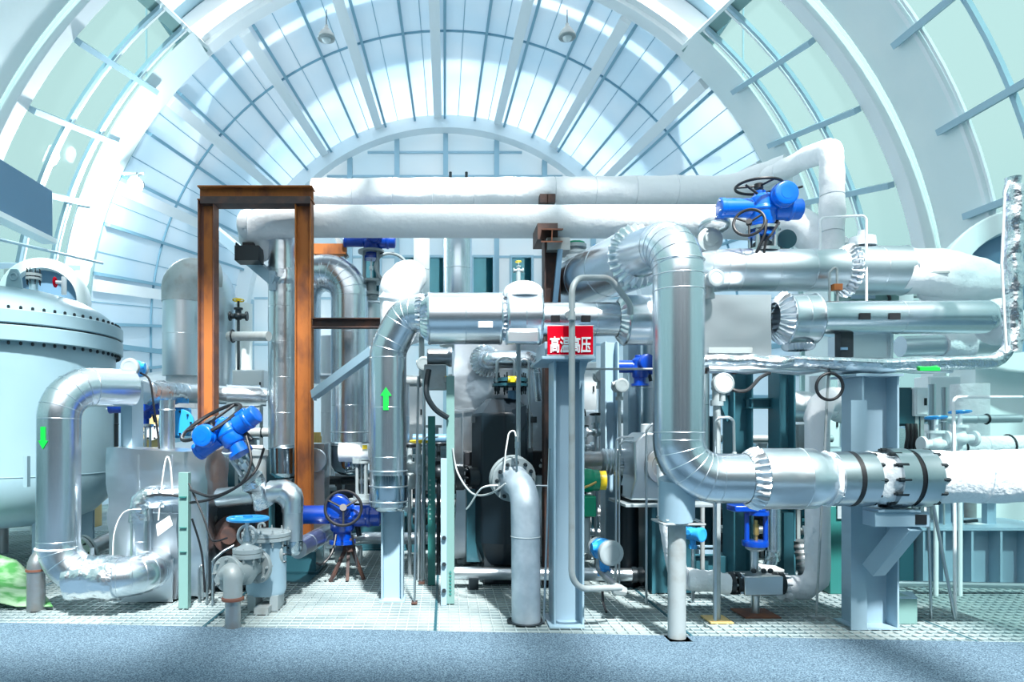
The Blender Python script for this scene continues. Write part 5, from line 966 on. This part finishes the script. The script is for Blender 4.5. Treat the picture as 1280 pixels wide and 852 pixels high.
for i, (px, w_, y0, y1, dd, m, lb) in enumerate([
 (1008,26,530,600,8.4,'zinc','pale grey instrument panel behind the white loop'), (1128,48,484,532,7.6,'dteal','dark relay cabinet right of the bracket column'),
 (1152,18,484,520,7.55,'arch','pale cabinet door right of the dark relay cabinet'), (946,26,560,640,9.0,'lgrey','pale cabinet between the two teal rack columns'),
 (310,40,462,500,9.6,'white','white switch panel inside the rusty portal'), (420,26,450,530,10.0,'white','white panel behind the inverted U pipe'),
 (735,22,452,520,9.6,'white','white panel right behind the sign column'), (1030,40,500,560,9.5,'arch','white panel right behind the black cable ring'),
 (100,30,600,660,10.0,'ochre','cream panel glimpsed under the vessel'), (520,22,470,560,9.4,'white','white panel right of the up arrow pipe'),
 (1255,60,490,560,9.5,'band','pale blue panel at the far right behind the thin white rail'), (1190,60,470,540,9.8,'arch','white insulated vessel side at the far right')]):
    a = P(px-w_/2, y1, dd); c = P(px+w_/2, y0, dd); t = thing('cabinet', lb, 'cabinet', V(((a.x+c.x)/2, dd+.15, 0)))
    part('body', B().bb(a, c+V((0,.3,0))), m, t, bevel=.012); part('door', B().bb(a+V((.02,-.012,.02)), c+V((-.02,0,-.02))), m, t, bevel=.004); part('handle', B().bb(V((c.x-.06,dd-.03,(a.z+c.z)/2-.04)), V((c.x-.04,dd-.012,(a.z+c.z)/2+.04))), 'dark', t); part('stand', B().bb(V((a.x+.03,dd+.03,0)), V((a.x+.07,dd+.07,a.z))).bb(V((c.x-.07,dd+.03,0)), V((c.x-.03,dd+.07,a.z))), 'zinc', t)
# cables under the relay cabinet
for k, px in enumerate((1120, 1134, 1139, 1144)):
    cable(['leftmost','second','third','rightmost'][k]+' black cable dropping from the dark relay cabinet', [P(px,530,7.55), P(px+1,545,7.5), P(px-1,560,7.5), P(px+1,575,7.6)], .022)
# background horizontal lines behind the machinery
lines = [
 (690,850,520,521,9.2,.09,'silver2','silver pipe crossing right of the sign column at eye height'), (880,1062,570,566,8.8,.08,'silver2','silver pipe behind the two teal rack columns'),
 (500,600,476,476,8.9,.07,'zinc','grey pipe behind the drilled post at eye height'), (516,600,548,548,8.7,.06,'screen','blue grey pipe behind the drilled posts'),
 (516,580,610,610,8.6,.07,'dark','upper dark pipe low between the drilled posts'), (516,580,628,628,8.6,.06,'steel','steel pipe low between the drilled posts'), (516,585,648,648,8.6,.07,'dark','lower dark pipe low between the drilled posts'),
 (690,800,640,640,8.7,.06,'steel','steel pipe behind the green actuator'), (700,800,664,666,8.6,.05,'silver2','silver pipe low behind the black cylinder base'),
 (850,1040,548,548,9.4,.05,'zinc','thin grey pipe far behind the teal columns'), (840,960,640,642,8.9,.06,'dark','dark pipe behind the deep blue yoke'), (870,1040,660,664,8.6,.05,'steel','steel pipe low behind the block valve'),
 (1108,1275,525,523,8.0,.05,'silver2','silver pipe behind the thin white rail at right'), (1170,1290,560,556,7.2,.11,'clothr','white wrapped pipe just above the thick white pipe at right'),
 (400,470,470,470,9.6,.04,'stain','thin steel pipe left of the up arrow pipe'), (290,340,540,540,9.0,.06,'zinc','grey pipe inside the portal above the clad pot'), (384,470,600,600,9.2,.06,'dark','dark pipe behind the pale grey positioner')]
for (xa, xb, ya, yb, dd, rr, m, lb) in lines:
    a = P(xa,ya,dd); c = P(xb,yb,dd); t = thing('process_pipe', lb, 'pipe', (a+c)/2); part('pipe', B().sweep(stations([a,c], rr, .1, 4, 1, .7), 18), m, t)
    for u in (.25, .75): q_ = a.lerp(c, u); part('hanger', B().torus(q_, c-a, rr+.006, .010, 18, 6), 'dark', t)
# vertical standpipes and risers behind
vert = [(572,290,430,10.5,.22,'silver','wide silver vertical pipe behind the lower white pipe'), (527,296,420,11.0,.13,'band','pale vertical pipe left of the wide silver vertical pipe'),
 (566,468,560,8.9,.06,'zinc','grey standpipe beside the crumpled clad block'), (736,520,600,8.9,.10,'silver2','silver standpipe right of the sign column'), (812,430,540,8.7,.10,'stain','stainless standpipe just left of the riser'),
 (865,440,560,7.0,.06,'silver','slim silver standpipe right of the riser, nearer one'), (878,440,570,7.4,.07,'silver2','slim silver standpipe right of the riser, farther one'),
 (500,480,560,8.6,.12,'silver2','silver standpipe half hidden right of the up arrow pipe'), (580,560,700,8.5,.07,'steel','steel standpipe left of the dark vessel'),
 (1022,470,560,8.2,.09,'cloth','white standpipe behind the thin upright rod'), (1165,480,560,7.9,.04,'stain','stainless standpipe right of the pale cabinet door'),
 (1212,480,560,8.4,.20,'cloth','white wrapped standpipe in the right background'), (1180,484,570,7.5,.03,'stain','thin bright standpipe in the right background'),
 (410,420,610,9.8,.10,'cloth','white standpipe under the inverted U pipe'), (305,380,520,10.8,.13,'band','pale standpipe inside the rusty portal'), (140,500,560,9.0,.08,'dark','dark standpipe right of the vessel')]
for (px, y0, y1, dd, rr, m, lb) in vert:
    a = P(px,y1,dd); c = P(px,y0,dd); t = thing('standpipe', lb, 'pipe', V((a.x,dd,0))); part('pipe', B().sweep(stations([a,c], rr, .1, 4, 1, .6), 22), m, t)
    part('end_flange', B().lathe(a, (0,0,1), [(-.03,rr*1.25),(.02,rr*1.25)], 22), 'zinc', t); part('foot', B().cyl(V((a.x,dd,0)), a, rr*.35, n=10), 'zinc', t)
# small valves, gauges and actuators in the crowd
k_ = 0
for (px, py, dd, s_, lb) in [(800,460,8.0,.95,'deep blue actuator right of the sign column near the riser'), (745,500,8.6,.0,'')]:
    if s_: actuator(lb, P(px,py,dd), (0,0,0), s_, 'dblue', neck=True)
for (px, py, dd, lb) in [(775,482,7.6,'grey round transmitter right of the pale rack column'), (690+60,470,8.8,'small grey transmitter behind the pale rack column'), (530,455,7.5,'small grey transmitter right of the up arrow pipe top')]:
    transmitter(lb, P(px,py,dd), 1.0, 0, 'zinc', 'grey', stand=True)
def small_valve(px, py, dd, s_, m, wm, lb):
    p = P(px,py,dd); t = thing('globe_valve', lb, 'valve', p); part('body', B().ball(p, .08*s_, (1,1,.9)).cyl(p-V((.14*s_,0,0)), p+V((.14*s_,0,0)), .045*s_), m, t)
    part('stand_pipe', B().cyl(V((p.x,p.y,0)), p, .022, n=10), m if m != 'brass' else 'stain', t)
    for k in (-1, 1): flange(t, p+V((k*.14*s_,0,0)), (1,0,0), .08*s_, .03*s_, m, 0)
    part('bonnet', B().lathe(p+V((0,0,.05*s_)), (0,0,1), [(0,.05*s_),(.06*s_,.05*s_),(.06*s_,.075*s_),(.09*s_,.075*s_),(.09*s_,.02*s_),(.24*s_,.02*s_)], 18), m, t); part('handwheel', wheel(p+V((0,0,.27*s_)), (0,.1,1), .09*s_, .011*s_, 4), wm, t)
for a_ in [(648,338,6.7,.32,'lgrey','yellow','tiny pale valve with yellow wheel standing above the dome cap'), (298,395,10.4,.9,'dark','yellow','small dark valve with yellow handwheel inside the portal'),
 (524,585,7.6,1.1,'lgrey','yellow','grey valve with yellow wheel right of the up arrow pipe'), (512,600,7.9,1.5,'lgrey','dark','large grey flanged valve beside the up arrow pipe end'), (548,590,7.9,1.2,'dark','dark','dark flanged valve behind the drilled post'),
 (1170,555,6.9,1.0,'white','sky','left white small valve above the thick white pipe'), (1200,548,6.9,1.0,'white','sky','right white small valve above the thick white pipe'), (1100,560,7.6,.8,'stain','dark','small stainless valve right of the bracket column'),
 (726,560,8.4,1.0,'stain','dark','stainless valve behind the sign column'), (745,540,8.2,.8,'stain','dark','small stainless valve beside the pale rack column'), (940,590,8.4,.9,'stain','dark','stainless valve between the teal rack columns'), (1000,560,8.6,1.0,'dteal','dark','dark valve behind the white loop'),
 (430,690,7.9,.01,'dark','dark','')]:
    if a_[6]: small_valve(*a_)
transmitter('small bright blue transmitter half behind the pipe leg under the riser', P(868,667,6.6), .9, .6, 'sky', 'sky', stand=True)
# pumps / machines low in the background
def motor(px, dd, r, L, m, lb):
    p = G(px, dd)+V((0,0,r+.16)); t = thing('motor', lb, 'motor', G(px, dd)); b = B(); n = 10
    part('barrel', B().lathe(p-V((L/2,0,0)), (1,0,0), [(0,r*.5),(.02,r*.9),(.04,r)]+[(.06+(L-.12)*i/(n*2), r*(1 if i % 2 else .93)) for i in range(n*2+1)]+[(L-.02,r*.9),(L,r*.4)], 28), m, t); part('terminal_box', B().bb(p+V((-.1,-.08,r*.9)), p+V((.1,.1,r*1.5))), m, t, bevel=.01); part('shaft', B().cyl(p+V((L/2,0,0)), p+V((L/2+.2,0,0)), r*.2), 'stain', t)
    for k in (-1, 1): part('foot', B().bb(p+V((k*L*.35-.05,-r*.8,-r-.16)), p+V((k*L*.35+.05,r*.8,-r*.7))), m, t)
motor(395, 9.6, .24, .7, 'dark', 'dark ribbed motor on the floor behind the inverted U pipe'); motor(720, 9.4, .22, .7, 'dteal', 'teal ribbed motor low behind the sign column'); motor(930, 9.2, .26, .8, 'dark', 'dark ribbed motor low behind the teal rack columns'); motor(545, 9.6, .26, .8, 'dteal', 'teal ribbed motor low behind the drilled posts'); motor(1075, 9.2, .24, .7, 'dark', 'dark ribbed motor low behind the bracket column')
for (px, w_, y0, dd, m, lb) in [(450,120,640,9.9,'dteal','long dark skid base behind the up arrow pipe'), (760,160,650,9.9,'dteal','long dark skid base behind the sign column'), (960,160,650,9.8,'teal','long teal skid base behind the block valve'), (300,100,620,9.8,'dteal','long dark skid base behind the gate valve')]:
    x0, x1 = P(px-w_/2,0,dd).x, P(px+w_/2,0,dd).x; z = P(0,y0,dd).z; t = thing('machine_skid', lb, 'skid', G(px,dd)); part('beam', B().ibeam(V((x0,dd-.3,z/2)), V((x1,dd-.3,z/2)), V((0,1,0)), .15, z, .02, .014), m, t); part('rear_beam', B().ibeam(V((x0,dd+.5,z/2)), V((x1,dd+.5,z/2)), V((0,1,0)), .15, z, .02, .014), m, t); part('deck', B().bb((x0,dd-.3,z), (x1,dd+.5,z+.02)), m, t)

def backdrop(px, py, dd, r, L, m, lb):  # dark shells added to cover bright floor and darken the low background
    p = P(px, py, dd); t = thing('dark_backdrop', lb, 'dark backdrop', V((p.x,dd,0)))
    part('shell', B().lathe(p-V((L/2,0,0)), (1,0,0), [(-.1,r*.3),(-.06,r*.8),(0,r),(L,r),(L+.06,r*.8),(L+.1,r*.3)], 36), m, t)
    for k in (-.32, .32): part('band', B().lathe(p+V((k*L-.03,0,0)), (1,0,0), [(0,r*1.03),(.06,r*1.03)], 36), 'teal', t); part('saddle', B().bb(V((p.x+k*L-.08,dd-r*.7,0)), V((p.x+k*L+.08,dd+r*.7,p.z-r*.6))), m, t)
    for k in (-.2, .15): part('nozzle', B().lathe(p+V((k*L,-.1,r*.9)), (0,0,1), [(0,.08),(.22,.08),(.22,.13),(.26,.13)], 20), 'steel', t)
backdrop(425,625,10.4,.42,1.3,'dark','added black horizontal backdrop shell behind the blue floor level actuator')
backdrop(560,590,10.3,.5,1.1,'dteal','added dark teal backdrop shell behind the drilled posts')
backdrop(745,600,10.4,.5,1.5,'dark','added black backdrop shell behind the sign column')
backdrop(985,610,10.2,.5,2.2,'dteal','added dark teal backdrop shell behind the white loop')
backdrop(300,600,10.6,.45,1.4,'dteal','added dark teal backdrop shell behind the rusty portal')

# ------------------------------------------------------------------ repeats share a group
GR = {'rack_column': 'rack columns behind the pipework', 'cabinet': 'cabinets and panels in the background', 'standpipe': 'standpipes in the background', 'process_pipe': 'process pipes crossing behind the machinery',
      'globe_valve': 'small hand valves among the pipework', 'motor': 'ribbed motors low in the background', 'dark_backdrop': 'added dark backdrop shells', 'gusset_bracket': 'gusset brackets on the skid frame',
      'machine_skid': 'machine skids', 'electric_actuator': 'blue electric actuators', 'pressure_transmitter': 'round headed transmitters', 'drilled_post': 'drilled posts', 'conduit': 'thin steel tubes and rods', 'cable': 'cables',
      'clad_drum': 'silver drums on the horizontal runs', 'wrapped_header': 'white wrapped header pipes', 'flange_pair': 'flanges of the front run', 'ventilation_duct': 'round duct mouths', 'rod_foot': 'feet of the slim rods', 'lever_rod': 'black sticks on the big actuator'}
for o in bpy.data.objects:
    if o.parent is None and 'category' in o and 'group' not in o:
        g = GR.get(o.name.split('.')[0])
        if g: o['group'] = g
